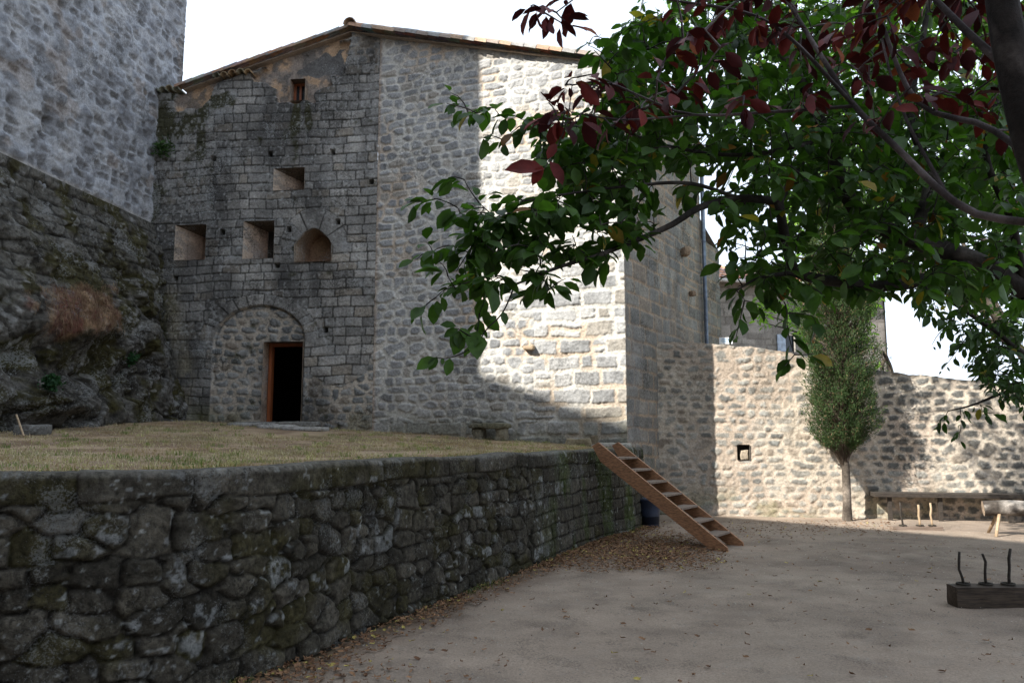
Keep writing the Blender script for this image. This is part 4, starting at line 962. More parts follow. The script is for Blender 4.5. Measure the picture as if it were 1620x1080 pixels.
# slab and stick by the rock
p = at(52, 674, 11.8); p[2] = terr(p[0], p[1]); mb = MB(); rough_block(mb, p+C(0, 0, .06), (.45, .3, .17), 39, rz=.3, col=(.11, .105, .095), rnd=.2)
tag(mb.build('stone_block', M_STONE, smooth=True), 'dark angular stone lying on the grass at the foot of the rock', 'stone')
mb = MB(); a = at(38, 690, 11.2); b = at(26, 656, 11.5); mb.tube([a, (a+b)/2, b], .014, 7); tag(mb.build('stick', M_GWOOD), 'pale wooden stick leaning against the dark rock at the far left', 'stick')

# ------------------------------------------------------------------ long bench at the yard wall
ub0 = PL_Y.uz(1374, 780)[0]; bl_ = 4.6; bc = PL_Y.pt(ub0+bl_/2, 0, .24); axy = (PL_Y.d, -PL_Y.n, C(0, 0, 1))
bench = empty('wall_bench', tuple(bc), 'long dark wooden bench fixed along the sunlit yard wall', 'bench')
mb = MB(); mb.box(C(0, 0, .49), (bl_, .42, .08), ax=axy); mb.build('seat', M_DWOOD, bench, .006)
for x in (1400, 1478, 1586, 1660):
    u = PL_Y.uz(x, 800)[0]-ub0-bl_/2; mb = MB(); mb.box(PL_Y.d*u-PL_Y.n*-.10+C(0, 0, .236), (.075, .07, .475), ax=axy); mb.build('leg', M_DWOOD, bench, .006)

# ------------------------------------------------------------------ ring-toss blocks with pegs
def peg_block(base, length, hgt, dep, ang, pegs, pm, bm_, label, lean=0.0):
    root = empty('peg_block', tuple(base), label, 'game', 'yard games of pegs standing in a beam')
    ax = (C(math.cos(ang), math.sin(ang), 0), C(-math.sin(ang), math.cos(ang), 0), C(0, 0, 1))
    mb = MB(); rough_block(mb, C(0, 0, hgt/2-.005)+ax[0]*length/2, (length, dep, hgt), 3, ax=ax, rnd=.05, amp=.006, n=12); mb.build('beam', bm_, root, smooth=False)
    for i, (t, hh, dx, rad, m) in enumerate(pegs):
        rr = np.random.default_rng(i+int(hh*100)); pts = [ax[0]*(t+dx*q+rr.normal(0, .008))+C(0, 0, hgt-.02+q*hh)+ax[1]*rr.normal(0, .006) for q in (0, .25, .5, .75, 1)]
        mb = MB(); mb.tube(pts, [rad*1.1, rad, rad*.95, rad, rad*.9], 8); pg = mb.build('peg', m, root, smooth=True)
        mb = MB(); ring = [ax[0]*(t)+C(math.cos(a)*.055, math.sin(a)*.055, hgt+.012) for a in np.linspace(0, 2*math.pi, 17)]; mb.tube(ring, .011, 6, cap=False); mb.build('rope_ring', M_ROPE, pg, smooth=True)
M_ROPE = flat('dark_rope', (.035, .03, .022), .9)
M_BEAM = wood_mat('beam_wood', (.022, .015, .010), (.10, .072, .05), rough=.85, sc=5)
b = onz(1506, 957, 0); peg_block(b, 1.3, .19, .2, -.02, [(.12, .33, -.03, .013, M_DWOOD), (.335, .31, 0, .013, M_DWOOD), (.545, .36, .05, .014, M_DWOOD), (.78, .33, .02, .013, M_DWOOD), (1.0, .33, -.02, .013, M_DWOOD)], None, M_BEAM, 'dark squared beam with crooked dark pegs lying in the shaded yard')
b = onz(1410, 838, 0); peg_block(b, .86, .07, .12, -.03, [(.20, .42, -.03, .016, M_DWOOD), (.49, .38, 0, .02, M_GWOOD), (.70, .41, 0, .018, M_OR if False else M_GWOOD)], None, M_TREAD, 'pale low beam with three pegs lying in the sun before the bench')
# ------------------------------------------------------------------ log trestle
def log_horse():
    a = at(1556, 810, 13.2); bdir = C(.93, -.36, -.0); bdir /= np.linalg.norm(bdir); L = 2.3; root = empty('log_trestle', (a[0], a[1], 0), 'thick mottled log on splayed wooden legs at the right edge', 'log bench')
    z = .42; mb = MB(); ts = np.linspace(0, 1, 24); pts = [bdir*(L*t)+C(0, 0, z)+C(0, 0, .02*math.sin(t*9)) for t in ts]; rad = [.125*(.97+.06*vn(t*9, 0, 4)) for t in ts]
    V, F = tube_np(pts, rad, 18); ang = np.arange(len(V)); cn = fbm(V[:, 0]*5, V[:, 2]*7+V[:, 1]*3, 9); cl = mixc(C(.06, .05, .042), C(.26, .235, .21), ss(.45, .55, cn)); V = V*(1)+0  # log colour mottled dark and pale by noise
    F = [tuple(f) for f in F]
    me = npmesh('log', V, F, col=cl); lo = link('log', me, M_BARK, root)
    n = 18
    for e in (0, len(V)-n):
        mb = MB(); ring = V[e:e+n]; mb.add(list(ring*1.0+(bdir*(-.002 if e == 0 else .002))), [tuple(range(n))], (.35, .27, .2)); mb.build('end_grain', M_BARK, lo)
    side = np.cross(bdir, C(0, 0, 1))
    for t in (.22, 1.55):
        for sg_ in (-1, 1):
            mb = MB(); q = bdir*t+C(0, 0, z-.06)+side*.05*sg_; mb.tube([q, q+side*sg_*.26+C(0, 0, -z+.06)+bdir*(-.12 if t < 1 else .12)], [.028, .024], 8); mb.build('leg', M_GWOOD, root, smooth=True)
log_horse()

# ------------------------------------------------------------------ leaves
def leafmesh(name, P, D, Nn, S, cols, wr=.5, curl=.12):
    """P stalk points, D directions, Nn face normals, S lengths"""
    D = D/np.linalg.norm(D, axis=1)[:, None]; Nn = Nn-D*np.sum(Nn*D, 1)[:, None]; Nn /= np.linalg.norm(Nn, axis=1)[:, None]+1e-9; B = np.cross(D, Nn)
    def pt(t, s, h): return P+D*(t*S)[:, None]+B*(s*S)[:, None]+Nn*(h*S)[:, None]
    w = wr/2
    L = [pt(0, 0, 0), pt(.28, 0, -.02), pt(.62, 0, -.05), pt(1, 0, -curl*1.4), pt(.26, w*.82, .06), pt(.60, w, .03), pt(.84, w*.55, -.05), pt(.26, -w*.82, .06), pt(.60, -w, .03), pt(.84, -w*.55, -.05)]
    V = np.stack(L, 1).reshape(-1, 3); b = np.arange(len(P))*10
    t = [(0, 1, 4), (1, 2, 5), (1, 5, 4), (2, 6, 5), (2, 3, 6), (0, 7, 1), (1, 8, 2), (1, 7, 8), (2, 8, 9), (2, 9, 3)]
    T = np.concatenate([np.stack([b+a for a in f], 1) for f in t])
    return npmesh(name, V, None, T, col=np.repeat(cols, 10, 0), smooth=True)
def grow(limbs, targets, seed, mk_step=.12):
    """connect every target point to the nearest bit of skeleton, far ones last. returns (polylines, radii, twigs)"""
    r = np.random.default_rng(seed); nodes = []; lines = []
    for pts, r0, r1 in limbs:
        c, t = curve(np.array(pts), .08); c = c+.0; rad = np.linspace(r0, r1, len(c)); lines.append((c, rad)); nodes.append(c)
    nodes = np.vstack(nodes); T = list(targets); twigs = []
    dist = [np.min(np.linalg.norm(nodes-t, axis=1)) for t in T]; order = np.argsort(dist)
    for i in order:
        t = T[i]; d = np.linalg.norm(nodes-t, axis=1); j = int(np.argmin(d)); L = d[j]
        if L < .03: continue
        n = max(4, int(L/mk_step)+2); a = nodes[j]; s = np.linspace(0, 1, n)[:, None]
        mid = (a+t)/2+C(0, 0, .12*L)+r.normal(0, .07*L, 3); c = (1-s)**2*a+2*s*(1-s)*mid+s**2*t
        r0 = min(.004+.008*L, .02); lines.append((c, np.linspace(r0, .0025, n))); nodes = np.vstack([nodes, c[1:]]); twigs.append(c)
    return lines, twigs
def tubes_mesh(name, lines, col, sides=6):
    V = []; F = []; n0 = 0; cc = []
    for c, rad in lines:
        n = sides if rad[0] > .012 else 4; v, f = tube_np(c, rad, n); V.append(v); F.append(np.array(f)+n0); n0 += len(v)
    V = np.vstack(V); F = np.vstack(F); nn = fbm(V[:, 0]*6+V[:, 2]*3, V[:, 1]*6+V[:, 2]*5, 3); cl = mixc(np.array(col), np.array(col)*2.6+.02, ss(.56, .68, nn))
    return npmesh(name, V, F, col=cl)
def twig_leaves(twigs, r, per=9, ln=.11, spread=.9, last=.55):
    P = []; D = []
    for c in twigs:
        seg = np.linalg.norm(np.diff(c, axis=0), axis=1).sum(); axis = c[-1]-c[-2]; axis = axis/np.linalg.norm(axis)
        use = min(last, seg)
        k = max(4, int(per*use/last*r.uniform(.8, 1.2)))
        s = np.concatenate([[0], np.cumsum(np.linalg.norm(np.diff(c, axis=0), axis=1))])
        for q in range(k):
            t = seg-use*(q/k)**.85; p = np.array([np.interp(t, s, c[:, m]) for m in range(3)])
            sidev = r.normal(0, 1, 3); sidev -= axis*np.dot(sidev, axis); sidev /= np.linalg.norm(sidev)+1e-9; sidev[2] *= .5
            d = axis*r.uniform(.2, .9)+sidev*spread+C(0, 0, -r.uniform(.15, .9)); d /= np.linalg.norm(d)
            P.append(p+d*.025); D.append(d)
    P = np.array(P); D = np.array(D); N_ = np.stack([r.normal(0, .45, len(P)), r.normal(0, .45, len(P)), np.ones(len(P))], 1)
    S = ln*np.clip(r.normal(.95, .26, len(P)), .4, 1.45); return P, D, N_, S
def sample_poly(poly, n, dlo, dhi, r, dfn=None):
    out = []; xs = [p[0] for p in poly]; ys = [p[1] for p in poly]
    while len(out) < n:
        x = r.uniform(min(xs), max(xs)); y = r.uniform(min(ys), max(ys))
        if inpoly(np.array(x), np.array(y), poly): Y = r.uniform(dlo, dhi) if dfn is None else dfn(x, y, r); out.append(at(x, y, Y))
    return out
def spray(pts, step=.13, jit=.05, r=None):
    P = np.array([at(*p) for p in pts]); c, t = curve(P, step); return [q+r.normal(0, jit, 3) for q in c]

def green_tree():
    r = np.random.default_rng(17); tr = C(5.3, 6.6, 0)
    root = empty('cherry_tree', tuple(tr), 'large green leafed tree reaching across the yard from the right', 'tree')
    l = lambda *p: [at(*q) for q in p]
    trunk = [tr, tr+C(-.05, 0, .9), tr+C(-.2, -.05, 1.8), at(1760, 500, 6.5), at(1620, 458, 6.3)]
    limbs = [(l((1620, 458, 6.3), (1540, 412, 6.2), (1445, 380, 6.1), (1370, 345, 6.0), (1336, 300, 6.0), (1310, 220, 6.2), (1262, 120, 6.3), (1190, 20, 6.4), (1120, -80, 6.5)), .085, .02),
             (l((1540, 412, 6.2), (1430, 450, 6.0), (1330, 446, 5.8), (1262, 430, 5.7), (1243, 380, 5.6), (1232, 318, 5.6)), .05, .035),
             (l((1232, 318, 5.6), (1170, 314, 5.5), (1110, 327, 5.4), (1060, 357, 5.3), (990, 387, 5.2), (945, 404, 5.1), (880, 424, 5.0), (815, 450, 4.9)), .032, .008),
             (l((1232, 318, 5.6), (1245, 298, 5.7), (1262, 270, 5.8)), .034, .02),
             (l((1170, 314, 5.5), (1090, 290, 5.3), (1000, 294, 5.2), (910, 305, 5.1), (830, 318, 5.0)), .016, .006),
             (l((1310, 220, 6.2), (1180, 245, 6.0), (1060, 232, 5.8), (950, 196, 5.5), (870, 196, 5.3)), .022, .006),
             (l((1262, 120, 6.3), (1150, 100, 6.1), (1050, 80, 6.0), (980, 50, 5.9)), .02, .006),
             (l((1445, 380, 6.1), (1470, 280, 6.2), (1440, 180, 6.4), (1460, 60, 6.5), (1480, -60, 6.7)), .05, .015),
             (l((1620, 458, 6.3), (1600, 350, 6.0), (1560, 240, 5.8), (1590, 120, 6.0)), .04, .012),
             (l((1262, 430, 5.7), (1200, 440, 5.5), (1165, 460, 5.4)), .02, .006)]
    tg = []
    dfn = lambda x, y, r: r.uniform(5.0, 7.6)+.5*max(0, (x-1300)/300)
    tg += sample_poly([(1010, 12), (1060, 0), (1620, 0), (1620, 495), (1540, 490), (1470, 470), (1400, 462), (1330, 470), (1260, 478), (1190, 450), (1140, 420), (1135, 345), (1100, 300), (1010, 300), (930, 300), (890, 260), (890, 225), (950, 180), (960, 110), (1000, 60)], 820, 0, 0, r, dfn)
    tg += sample_poly([(1180, 60), (1620, 0), (1620, 330), (1180, 330)], 240, 6.8, 8.2, r)
    tg += sample_poly([(1200, 180), (1620, 120), (1620, 480), (1400, 455), (1260, 465), (1150, 420), (1140, 380), (1260, 330)], 330, 5.2, 7.0, r)
    tg += sample_poly([(1010, 30), (1260, 20), (1300, 200), (1200, 260), (960, 250), (900, 215), (960, 170), (985, 90)], 170, 5.2, 7.0, r)
    tg += sample_poly([(925, 60), (1020, 20), (1030, 320), (860, 310), (850, 215), (940, 170)], 130, 5.0, 6.4, r)
    tg += sample_poly([(760, 330), (860, 310), (960, 320), (960, 395), (800, 400), (740, 380)], 40, 4.8, 5.4, r)
    tg += sample_poly([(1010, -60), (1620, -300), (1620, 0), (1080, 0)], 90, 5.2, 7.4, r)
    tg += sample_poly([(880, 310), (990, 300), (1090, 320), (1050, 345), (1000, 372), (930, 395), (860, 400), (800, 400), (720, 440), (700, 430), (740, 360), (800, 330)], 60, 4.9, 5.5, r)
    for s in ([(960, 200, 5.5), (880, 196, 5.3), (800, 190, 5.2), (740, 178, 5.1), (712, 172, 5.1)], [(950, 315, 5.2), (860, 325, 5.1), (780, 322, 5.0), (715, 318, 5.0), (685, 318, 5.0)],
              [(900, 350, 5.2), (800, 350, 5.1), (740, 340, 5.0)], [(940, 400, 5.1), (850, 390, 5.0), (760, 388, 4.9), (690, 398, 4.9), (672, 404, 4.9)],
              [(880, 424, 5.0), (810, 440, 4.9), (745, 440, 4.9), (705, 455, 4.9), (690, 475, 4.9)], [(840, 445, 4.95), (800, 470, 4.9), (780, 490, 4.9)],
              [(1000, 385, 5.2), (950, 380, 5.1), (900, 385, 5.1)], [(1240, 440, 5.6), (1248, 500, 5.4), (1254, 556, 5.3)], [(1215, 450, 5.6), (1200, 480, 5.4)],
              [(930, 235, 5.4), (880, 260, 5.3), (850, 275, 5.2)]):
        tg += spray(s, .13, .04, r)+spray(s, .12, .10, r)+spray(s[:-1] if len(s) > 3 else s, .14, .13, r)
    lines, twigs = grow(limbs, tg, 18)
    # bare hanging twig with a few leaves at its end
    bare = [np.array([at(*p) for p in q]) for q in (((815, 450, 4.9), (795, 495, 4.85), (770, 520, 4.85), (762, 534, 4.85), (742, 553, 4.8), (712, 566, 4.8), (690, 566, 4.8)), ((762, 534, 4.85), (738, 530, 4.8), (725, 520, 4.8)))]
    for b_ in bare: c_, _ = curve(b_, .05); lines.append((c_, np.linspace(.006, .003, len(c_))))
    P, D, N_, S = twig_leaves(twigs, r, per=15, ln=.122)
    ex = []
    for (x, y, x2, y2) in ((690, 566, 662, 580), (692, 564, 680, 582), (712, 566, 708, 590), (700, 566, 700, 575), (725, 520, 705, 530), (730, 522, 715, 545), (722, 522, 728, 548), (728, 518, 742, 535), (722, 516, 700, 512), (732, 524, 720, 556), (795, 492, 800, 510), (786, 500, 776, 505)):
        a = at(x, y, 4.82); b_ = at(x2, y2, 4.80); ex.append((a, b_-a))
    P = np.vstack([P, [e[0] for e in ex]]); D = np.vstack([D, [e[1] for e in ex]]); N_ = np.vstack([N_, np.tile([.3, -.8, .5], (len(ex), 1))]); S = np.concatenate([S, [np.linalg.norm(e[1])*1.15 for e in ex]])
    n = len(P); q = r.random(n); c = mixc(C(.025, .058, .010), C(.06, .125, .020), q); c[r.random(n) < .018] = C(.24, .18, .03); c[r.random(n) < .008] = C(.18, .08, .02)
    loc0(link('leaves', leafmesh('leaves', P, D, N_, S, c, wr=.58), M_LEAF, root), root)
    tb_, tt_ = curve(np.array(trunk), .1); tl = [(tb_, np.linspace(.17, .085, len(tb_)))]
    loc0(link('trunk', tubes_mesh('trunk', tl, (.045, .038, .032), 14), M_BARK, root), root)
    loc0(link('branches', tubes_mesh('branches', lines, (.025, .021, .018), 9), M_BARK, root), root)
green_tree()
def right_tree():
    r = np.random.default_rng(27); tr = C(8.3, 9.6, 0); root = empty('leafy_tree', tuple(tr), 'small leaved tree at the right edge with drooping sprays before the sunlit wall', 'tree')
    l = lambda *p: [at(*q) for q in p]
    limbs = [([tr, tr+C(-.1, 0, 1.6), tr+C(-.3, -.1, 2.6), at(1760, 500, 9.3), at(1650, 600, 9.2)], .12, .05), (l((1760, 500, 9.3), (1640, 560, 9.0), (1570, 520, 8.8), (1500, 475, 8.8), (1440, 440, 8.8)), .05, .012),
             (l((1650, 600, 9.2), (1590, 620, 9.0), (1540, 640, 8.9), (1500, 650, 8.8)), .03, .006), (l((1760, 500, 9.3), (1700, 300, 9.5), (1620, 150, 9.6)), .06, .02), (l((1760, 500, 9.3), (1680, 420, 10), (1560, 380, 11), (1440, 360, 12.5)), .05, .01), (l((1700, 300, 9.5), (1560, 140, 9.8), (1400, 60, 10), (1250, 20, 10.2), (1080, -20, 10.4)), .05, .012), (l((1700, 300, 9.5), (1600, 0, 9.8), (1450, -150, 10), (1200, -220, 10)), .05, .012)]
    tg = sample_poly([(1440, 440), (1620, 420), (1620, 640), (1560, 610), (1530, 560), (1490, 510), (1450, 490)], 170, 8.3, 9.8, r)+sample_poly([(1520, 510), (1640, 480), (1640, 660), (1590, 640), (1550, 600)], 90, 8.3, 9.8, r)
    tg += sample_poly([(1480, 250), (1800, 100), (1900, 480), (1620, 500)], 330, 8.6, 12, r)+sample_poly([(1640, 480), (1950, 420), (1900, 640), (1640, 640)], 110, 8.4, 11, r)
    tg += sample_poly([(1370, 330), (1480, 250), (1620, 230), (1700, 420), (1500, 430), (1400, 420)], 260, 10.0, 13.2, r)
    tg += sample_poly([(1120, 150), (1450, 150), (1450, 345), (1250, 340), (1140, 270)], 330, 10.6, 12.4, r)
    tg += sample_poly([(985, 0), (1040, -60), (1450, -100), (1450, 330), (1260, 300), (1200, 230), (1100, 170), (1010, 90)], 420, 9.0, 11.6, r)+sample_poly([(960, -330), (1500, -400), (1500, -20), (1000, -20)], 200, 9.0, 11.4, r)
    for s in ([(1590, 640, 8.9), (1540, 650, 8.8), (1505, 658, 8.8), (1478, 655, 8.8)], [(1560, 650, 8.8), (1525, 672, 8.8), (1520, 690, 8.8)], [(1530, 480, 8.7), (1500, 505, 8.7), (1490, 530, 8.7), (1470, 545, 8.7)], [(1600, 575, 8.8), (1550, 585, 8.7), (1515, 580, 8.7), (1500, 592, 8.7)], [(1620, 660, 8.9), (1605, 680, 8.9)], [(1480, 470, 8.7), (1445, 480, 8.7)]): tg += spray(s, .14, .05, r)
    lines, twigs = grow(limbs, tg, 28); P, D, N_, S = twig_leaves(twigs, r, per=11, ln=.115); n = len(P)
    c = mixc(C(.025, .05, .014), C(.05, .10, .026), r.random(n)); c[r.random(n) < .02] = C(.22, .17, .03)
    loc0(link('leaves', leafmesh('leaves', P, D, N_, S, c), M_LEAF, root), root); loc0(link('branches', tubes_mesh('branches', lines, (.025, .021, .018), 9), M_BARK, root), root)
right_tree()
def red_tree():
    r = np.random.default_rng(37); tr = C(2.35, 2.75, 0); root = empty('purple_plum_tree', tuple(tr), 'near tree with dark red purple leaves hanging into the top right', 'tree')
    l = lambda *p: [at(*q) for q in p]
    trunk = [tr, tr+C(-.1, 0, 1.0), at(1700, 420, 2.7), at(1645, 260, 2.6), at(1608, 120, 2.6), at(1585, 0, 2.6), at(1570, -150, 2.6)]
    limbs = [(l((1690, 400, 2.7), (1620, 348, 2.7), (1565, 346, 2.75), (1500, 312, 2.8), (1425, 240, 2.9), (1352, 168, 3.0), (1300, 90, 3.1), (1245, 0, 3.2), (1200, -80, 3.2)), .016, .008),
             (l((1645, 260, 2.6), (1560, 200, 2.8), (1450, 160, 3.0), (1390, 20, 3.1), (1370, -60, 3.1)), .014, .006), (l((1500, 312, 2.8), (1430, 180, 3.0), (1395, 60, 3.1), (1385, -40, 3.1)), .010, .005),
             (l((1608, 120, 2.6), (1540, 60, 2.7), (1480, 0, 2.8), (1420, -60, 2.9)), .016, .008),
             (l((1352, 168, 3.0), (1240, 176, 3.1), (1100, 182, 3.1), (1030, 160, 3.1), (960, 130, 3.1), (905, 135, 3.1)), .008, .004), (l((1352, 168, 3.0), (1250, 60, 3.1), (1180, 20, 3.2), (1060, 0, 3.2), (980, -20, 3.2)), .009, .005),
             (l((1060, 0, 3.2), (960, -10, 3.2), (915, -5, 3.2), (880, 20, 3.2)), .005, .003), (l((1100, 182, 3.1), (980, 190, 3.1), (920, 180, 3.1), (890, 200, 3.1)), .005, .003)]
    tg = sample_poly([(1060, -10), (1620, -60), (1620, 290), (1540, 240), (1450, 215), (1380, 190), (1200, 190), (1020, 200), (930, 205), (900, 160), (960, 130), (1060, 120), (1080, 60)], 80, 2.8, 3.5, r)
    tg += sample_poly([(1100, -10), (1620, -60), (1620, 60), (1120, 60)], 30, 2.8, 3.5, r)
    tg += sample_poly([(858, 120), (960, 105), (970, 200), (900, 215), (860, 190)], 15, 2.95, 3.2, r)+sample_poly([(835, 0), (935, -10), (900, 60), (850, 40)], 7, 3.1, 3.3, r)
    lines, twigs = grow(limbs, tg, 38, .08); P, D, N_, S = twig_leaves(twigs, r, per=9, ln=.083, last=.28)
    ex = [(at(862, 268, 3.0), at(798, 262, 3.0)), (at(858, 262, 3.0), at(842, 292, 3.0)), (at(870, 255, 3.0), at(893, 290, 3.0)), (at(866, 252, 3.0), at(880, 225, 3.0))]
    P = np.vstack([P, [e[0] for e in ex]]); D = np.vstack([D, [e[1]-e[0] for e in ex]]); N_ = np.vstack([N_, np.tile([.2, -.9, .4], (4, 1))]); S = np.concatenate([S, [np.linalg.norm(e[1]-e[0]) for e in ex]])
    cx, _ = curve(np.array([at(905, 135, 3.1), at(895, 200, 3.05), at(862, 266, 3.0)]), .05); lines.append((cx, np.full(len(cx), .0022)))
    n = len(P); c = mixc(C(.04, .007, .010), C(.15, .02, .015), r.random(n)**1.6); c[r.random(n) < .05] = C(.22, .06, .02)
    loc0(link('leaves', leafmesh('leaves', P, D, N_, S, c, wr=.5), M_LEAFR, root), root)
    tb_, _ = curve(np.array(trunk), .08); loc0(link('trunk', tubes_mesh('trunk', [(tb_, np.linspace(.11, .045, len(tb_)))], (.02, .016, .014), 14), M_BARK, root), root)
    loc0(link('branches', tubes_mesh('branches', lines, (.055, .045, .045), 8), M_BARK, root), root)
red_tree()

# ------------------------------------------------------------------ cypress by the wall
def cypress():
    r = np.random.default_rng(47); b = onz(1330, 821, 0); b = C(15.3*(520/FP)*1.0, 15.3, 0); root = empty('cypress', tuple(b), 'narrow dark green cypress with bare grey trunk before the yard wall', 'tree')
    H = 6.6; pts = [C(.02*math.sin(z*2), 0, z-.02) for z in np.linspace(0, H-.4, 24)]; rad = np.interp(np.linspace(0, H, 24), [0, .3, 2, H], [.10, .08, .065, .015])
    link('trunk', tubes_mesh('trunk', [(np.array(pts), rad)], (.075, .062, .05), 14), M_BARK, root)
    n = 2600; P = []; Dv = []; tw = []
    for i in range(n):
        z = r.uniform(1.35, H); f = (z-1.35)/(H-1.35); R_ = np.interp(f, [0, .05, .18, .5, .85, 1], [.26, .50, .64, .70, .45, .05])*(.78+.5*float(vn(z*1.6, i % 7*.9, 3)))
        a = r.uniform(0, 2*math.pi); R_ *= .35+1.12*float(fbm(math.cos(a)*2.2+z*2.2, math.sin(a)*2.2+z*1.9, 6, 3)); rr = R_*r.uniform(.45, 1)**.5
        c0 = C(math.cos(a)*rr, math.sin(a)*rr*.9, z); dr = C(math.cos(a)*.55, math.sin(a)*.55, 1.0+r.normal(0, .25)); dr /= np.linalg.norm(dr)
        tw.append((np.array([C(0, 0, max(.9, z-.5)), c0*C(.5, .5, 1)-C(0, 0, .12), c0]), np.array([.006, .004, .002])))
        m = 34; s = r.uniform(-.04, .17, m); P.append(c0+dr*s[:, None]+r.normal(0, .028, (m, 3))); Dv.append(dr+r.normal(0, .45, (m, 3)))
    P = np.vstack(P); Dv = np.vstack(Dv); n = len(P); N_ = r.normal(0, 1, (n, 3)); S = r.uniform(.025, .055, n); c = mixc(C(.028, .055, .020), C(.075, .12, .042), np.clip(.5*r.random(n)+.7*(fbm(P[:, 0]*4+P[:, 1]*3, P[:, 2]*3.5, 66)-.2), 0, 1)); c[r.random(n) < .07] = C(.20, .14, .08)
    link('foliage', leafmesh('foliage', P, Dv, N_, S, c, wr=.3), M_CYP, root); link('branches', tubes_mesh('branches', tw, (.08, .06, .045), 5), M_BARK, root)
cypress()
def back_tree(name, label, poly, dlo, dhi, n, base, ln, c1, c2, seed, per=14):
    r = np.random.default_rng(seed); root = empty(name, tuple(base), label, 'tree', None)
    tg = np.array(sample_poly(poly, n, dlo, dhi, r)); top = tg[:, 2].max(); limbs = []
    cx, cy = tg[:, 0].mean(), tg[:, 1].mean()
    limbs.append(([base, base+C(.05, 0, 1.5), C((base[0]+cx)/2, cy, 3.2), C(cx, cy, (3.2+top)/2), C(cx, cy, top-.5)], .14, .03))
    for k in range(4): t = tg[r.integers(len(tg))]; limbs.append(([C((base[0]+cx)/2, cy, 3.2), (C(cx, cy, 3.2)+t)/2+C(0, 0, .3), t], .05, .01))
    lines, twigs = grow(limbs, tg, seed+1, .25); P, D, N_, S = twig_leaves(twigs, r, per=per, ln=ln, last=.8); m = len(P)
    loc0(link('leaves', leafmesh('leaves', P, D, N_, S, mixc(c1, c2, r.random(m)), wr=.45), M_LEAFB, root), root); loc0(link('branches', tubes_mesh('branches', lines, (.05, .04, .03), 7), M_BARK, root), root)
back_tree('acacia_tree', 'bright green sunlit tree growing behind the yard wall and cypress', [(1185, 470), (1230, 430), (1240, 300), (1290, 200), (1420, 180), (1440, 330), (1420, 440), (1380, 500), (1380, 560), (1270, 540), (1240, 510), (1200, 520)], 18.5, 22, 650, C(8.6, 20, 0), .15, C(.10, .19, .03), C(.22, .34, .06), 57)
back_tree('walnut_tree', 'sunlit green crown high behind the house corner and overhanging tree', [(1000, -80), (1500, -120), (1640, 100), (1640, 330), (1450, 330), (1280, 190), (1180, 110), (1060, 70)], 14.5, 18, 700, C(13.5, 18.5, 0), .15, C(.09, .17, .03), C(.20, .31, .05), 67)
back_tree('leafy_bush', 'low green bush showing above the yard wall beside the distant house', [(1385, 568), (1408, 566), (1410, 600), (1385, 600)], 18, 18.6, 14, C(9.0, 18.3, 0), .11, C(.09, .17, .03), C(.16, .27, .05), 77)
# tuft of leaves growing on the old wall
def wall_tuft():
    r = np.random.default_rng(87); u, z = PL_OLD.uz(262, 238); c0 = PL_OLD.pt(u, z, .05); n = 260
    P = c0+np.stack([r.normal(0, .10, n), -np.abs(r.normal(0, .08, n)), r.normal(0, .09, n)], 1); D = np.stack([r.normal(0, 1, n), -np.ones(n), r.normal(.1, .6, n)], 1)
    o = link('wall_plant', leafmesh('wall_plant', P, D, r.normal(0, 1, (n, 3)), r.uniform(.06, .11, n), mixc(C(.02, .05, .015), C(.06, .12, .03), r.random(n)), wr=.3), M_CYP)
    tag(o, 'small green fern growing out of the old blackened wall', 'plant')
wall_tuft()
# green climbing leaves on the rock
for (x, y, Yd, lb) in ((206, 566, 15.4, 'small ivy tuft on the dark rock near the arch wall'), (84, 603, 12.4, 'small ivy tuft on the dark rock below the reddish dry grass')):
    r = np.random.default_rng(int(x)); c0 = at(x, y, Yd); n = 420
    sd_ = c0-PL_T.n*.15
    o = link('ivy_tuft', leafmesh('ivy_tuft', sd_+r.normal(0, .05, (n, 3))+PL_T.n*.1, np.stack([r.normal(.6, .4, n), r.normal(-.5, .4, n), r.normal(-.3, .5, n)], 1), r.normal(0, 1, (n, 3)), r.uniform(.05, .09, n), mixc(C(.015, .05, .018), C(.03, .08, .03), r.random(n)), wr=.6), M_CYP); tag(o, lb, 'plant')

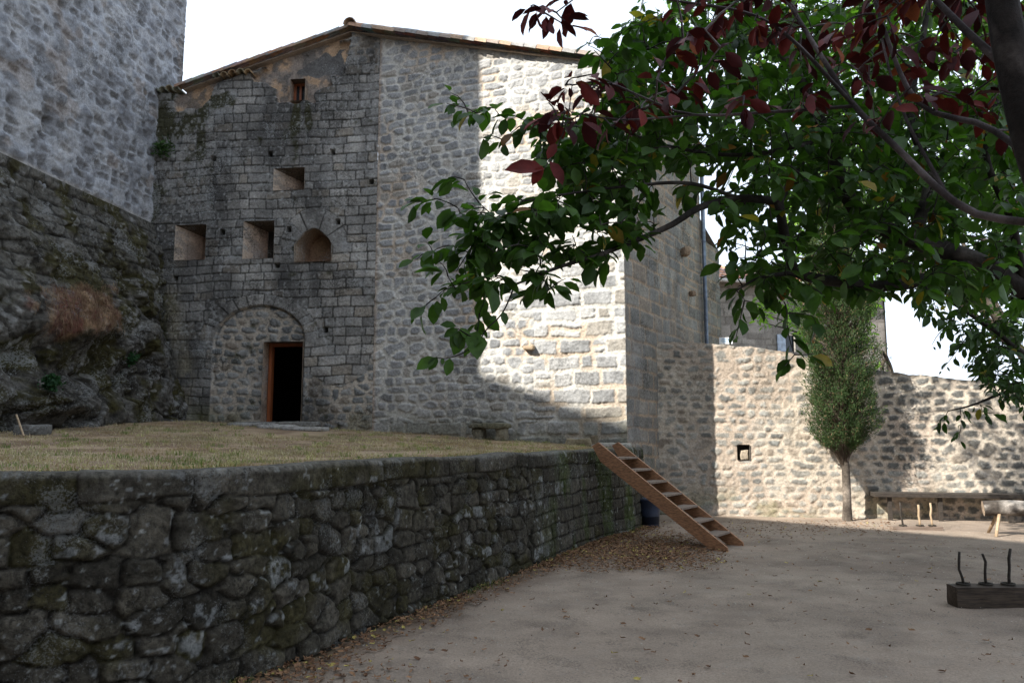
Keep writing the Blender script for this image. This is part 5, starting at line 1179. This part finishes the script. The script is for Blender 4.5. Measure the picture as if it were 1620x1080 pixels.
# ------------------------------------------------------------------ fallen leaves
def litter():
    r = np.random.default_rng(97); P = []
    cv, s = curve(RW[3:], .05); T = np.gradient(cv, axis=0); T /= np.linalg.norm(T, axis=1)[:, None]; Nn = np.stack([T[:, 1], -T[:, 0]], 1)
    i = r.integers(0, len(cv), 5200); off = np.abs(r.normal(0, .20, 5200))+.12; dens = vn(i*.09, i*0, 4) > r.random(5200)*.9; i = i[dens]; off = off[dens]
    P.append(np.stack([cv[i, 0]+Nn[i, 0]*off, cv[i, 1]+Nn[i, 1]*off], 1))
    n = 5200; x = r.normal(1010, 85, n); y = r.normal(872, 17, n); k = (y > 842) & (y < 908) & (x > 850+(908-y)*.3) & (x < 1150); g = np.array([onz(a, b)[:2] for a, b in zip(x[k], y[k])]); P.append(g)
    n = 500; x = r.uniform(1150, 1420, n); y = r.normal(836, 9, n); k = (y > 822); P.append(np.array([onz(a, b)[:2] for a, b in zip(x[k], y[k])]))
    n = 1100; x = r.uniform(-3, 7, n); y = r.uniform(4.0, 15, n); P.append(np.stack([x, y], 1)[distwall(x, y) > .3])
    n = 500; x = r.normal(420, 120, n); y = r.normal(1068, 18, n); k = (x > 250) & (x < 680) & (y < 1100); P.append(np.array([onz(a, b)[:2] for a, b in zip(x[k], y[k])]))
    P = np.vstack(P); n = len(P); P3 = np.column_stack([P, .02+.02*r.random(n)]); a = r.uniform(0, 2*math.pi, n)
    S = r.uniform(.025, .062, n); D = np.stack([np.cos(a), np.sin(a), r.normal(0, .18, n)], 1); N_ = np.stack([r.normal(0, .3, n), r.normal(0, .3, n), np.ones(n)], 1)
    c = mixc(C(.13, .065, .035), C(.30, .17, .09), r.random(n)); c[r.random(n) < .06] = C(.42, .34, .10)
    tag(link('fallen_leaves', leafmesh('fallen_leaves', P3, D, N_, S, c, curl=-.2), M_LITTER), 'brown fallen leaves scattered on the yard and heaped along the low wall', 'leaves', kind='stuff')
    # weeds at the wall's foot
    i = r.integers(0, len(cv), 3500); k = vn(i*.07, i*0, 9) > .55; i = i[k]; off = np.abs(r.normal(0, .06, len(i)))+.08; Q = np.column_stack([cv[i, 0]+Nn[i, 0]*off, cv[i, 1]+Nn[i, 1]*off, np.zeros(len(i))])
    c = mixc(C(.06, .10, .03), C(.22, .19, .10), r.random(len(Q))); tag(link('weeds', blades('weeds', Q, .07, .004, .6, c, M_BLADE, r), M_BLADE), 'thin weeds along the foot of the dark retaining wall', 'weeds', kind='stuff')
    # gravel on the yard
    n = 22000; x = r.uniform(-3, 8, n); y = 3.5+12*r.random(n)**1.3; k = distwall(x, y) > .15; x, y = x[k], y[k]; n = len(x); s_ = .003+.010*r.random(n)**3
    base = np.array([(1, 0, 0), (-.5, .87, 0), (-.5, -.87, 0), (.1, 0, .7)]); V = (np.stack([x, y, 0*x+.006], 1)[:, None]+base[None]*s_[:, None, None]).reshape(-1, 3); b = np.arange(n)*4
    T_ = np.concatenate([np.stack([b, b+1, b+3], 1), np.stack([b+1, b+2, b+3], 1), np.stack([b+2, b, b+3], 1)]); c = np.repeat(mixc(C(.16, .14, .12), C(.4, .36, .3), r.random(n)), 4, 0)
    tag(link('gravel', npmesh('gravel', V, None, T_, col=c), M_LITTER), 'loose grit on the packed earth of the yard', 'gravel', kind='stuff')
litter()
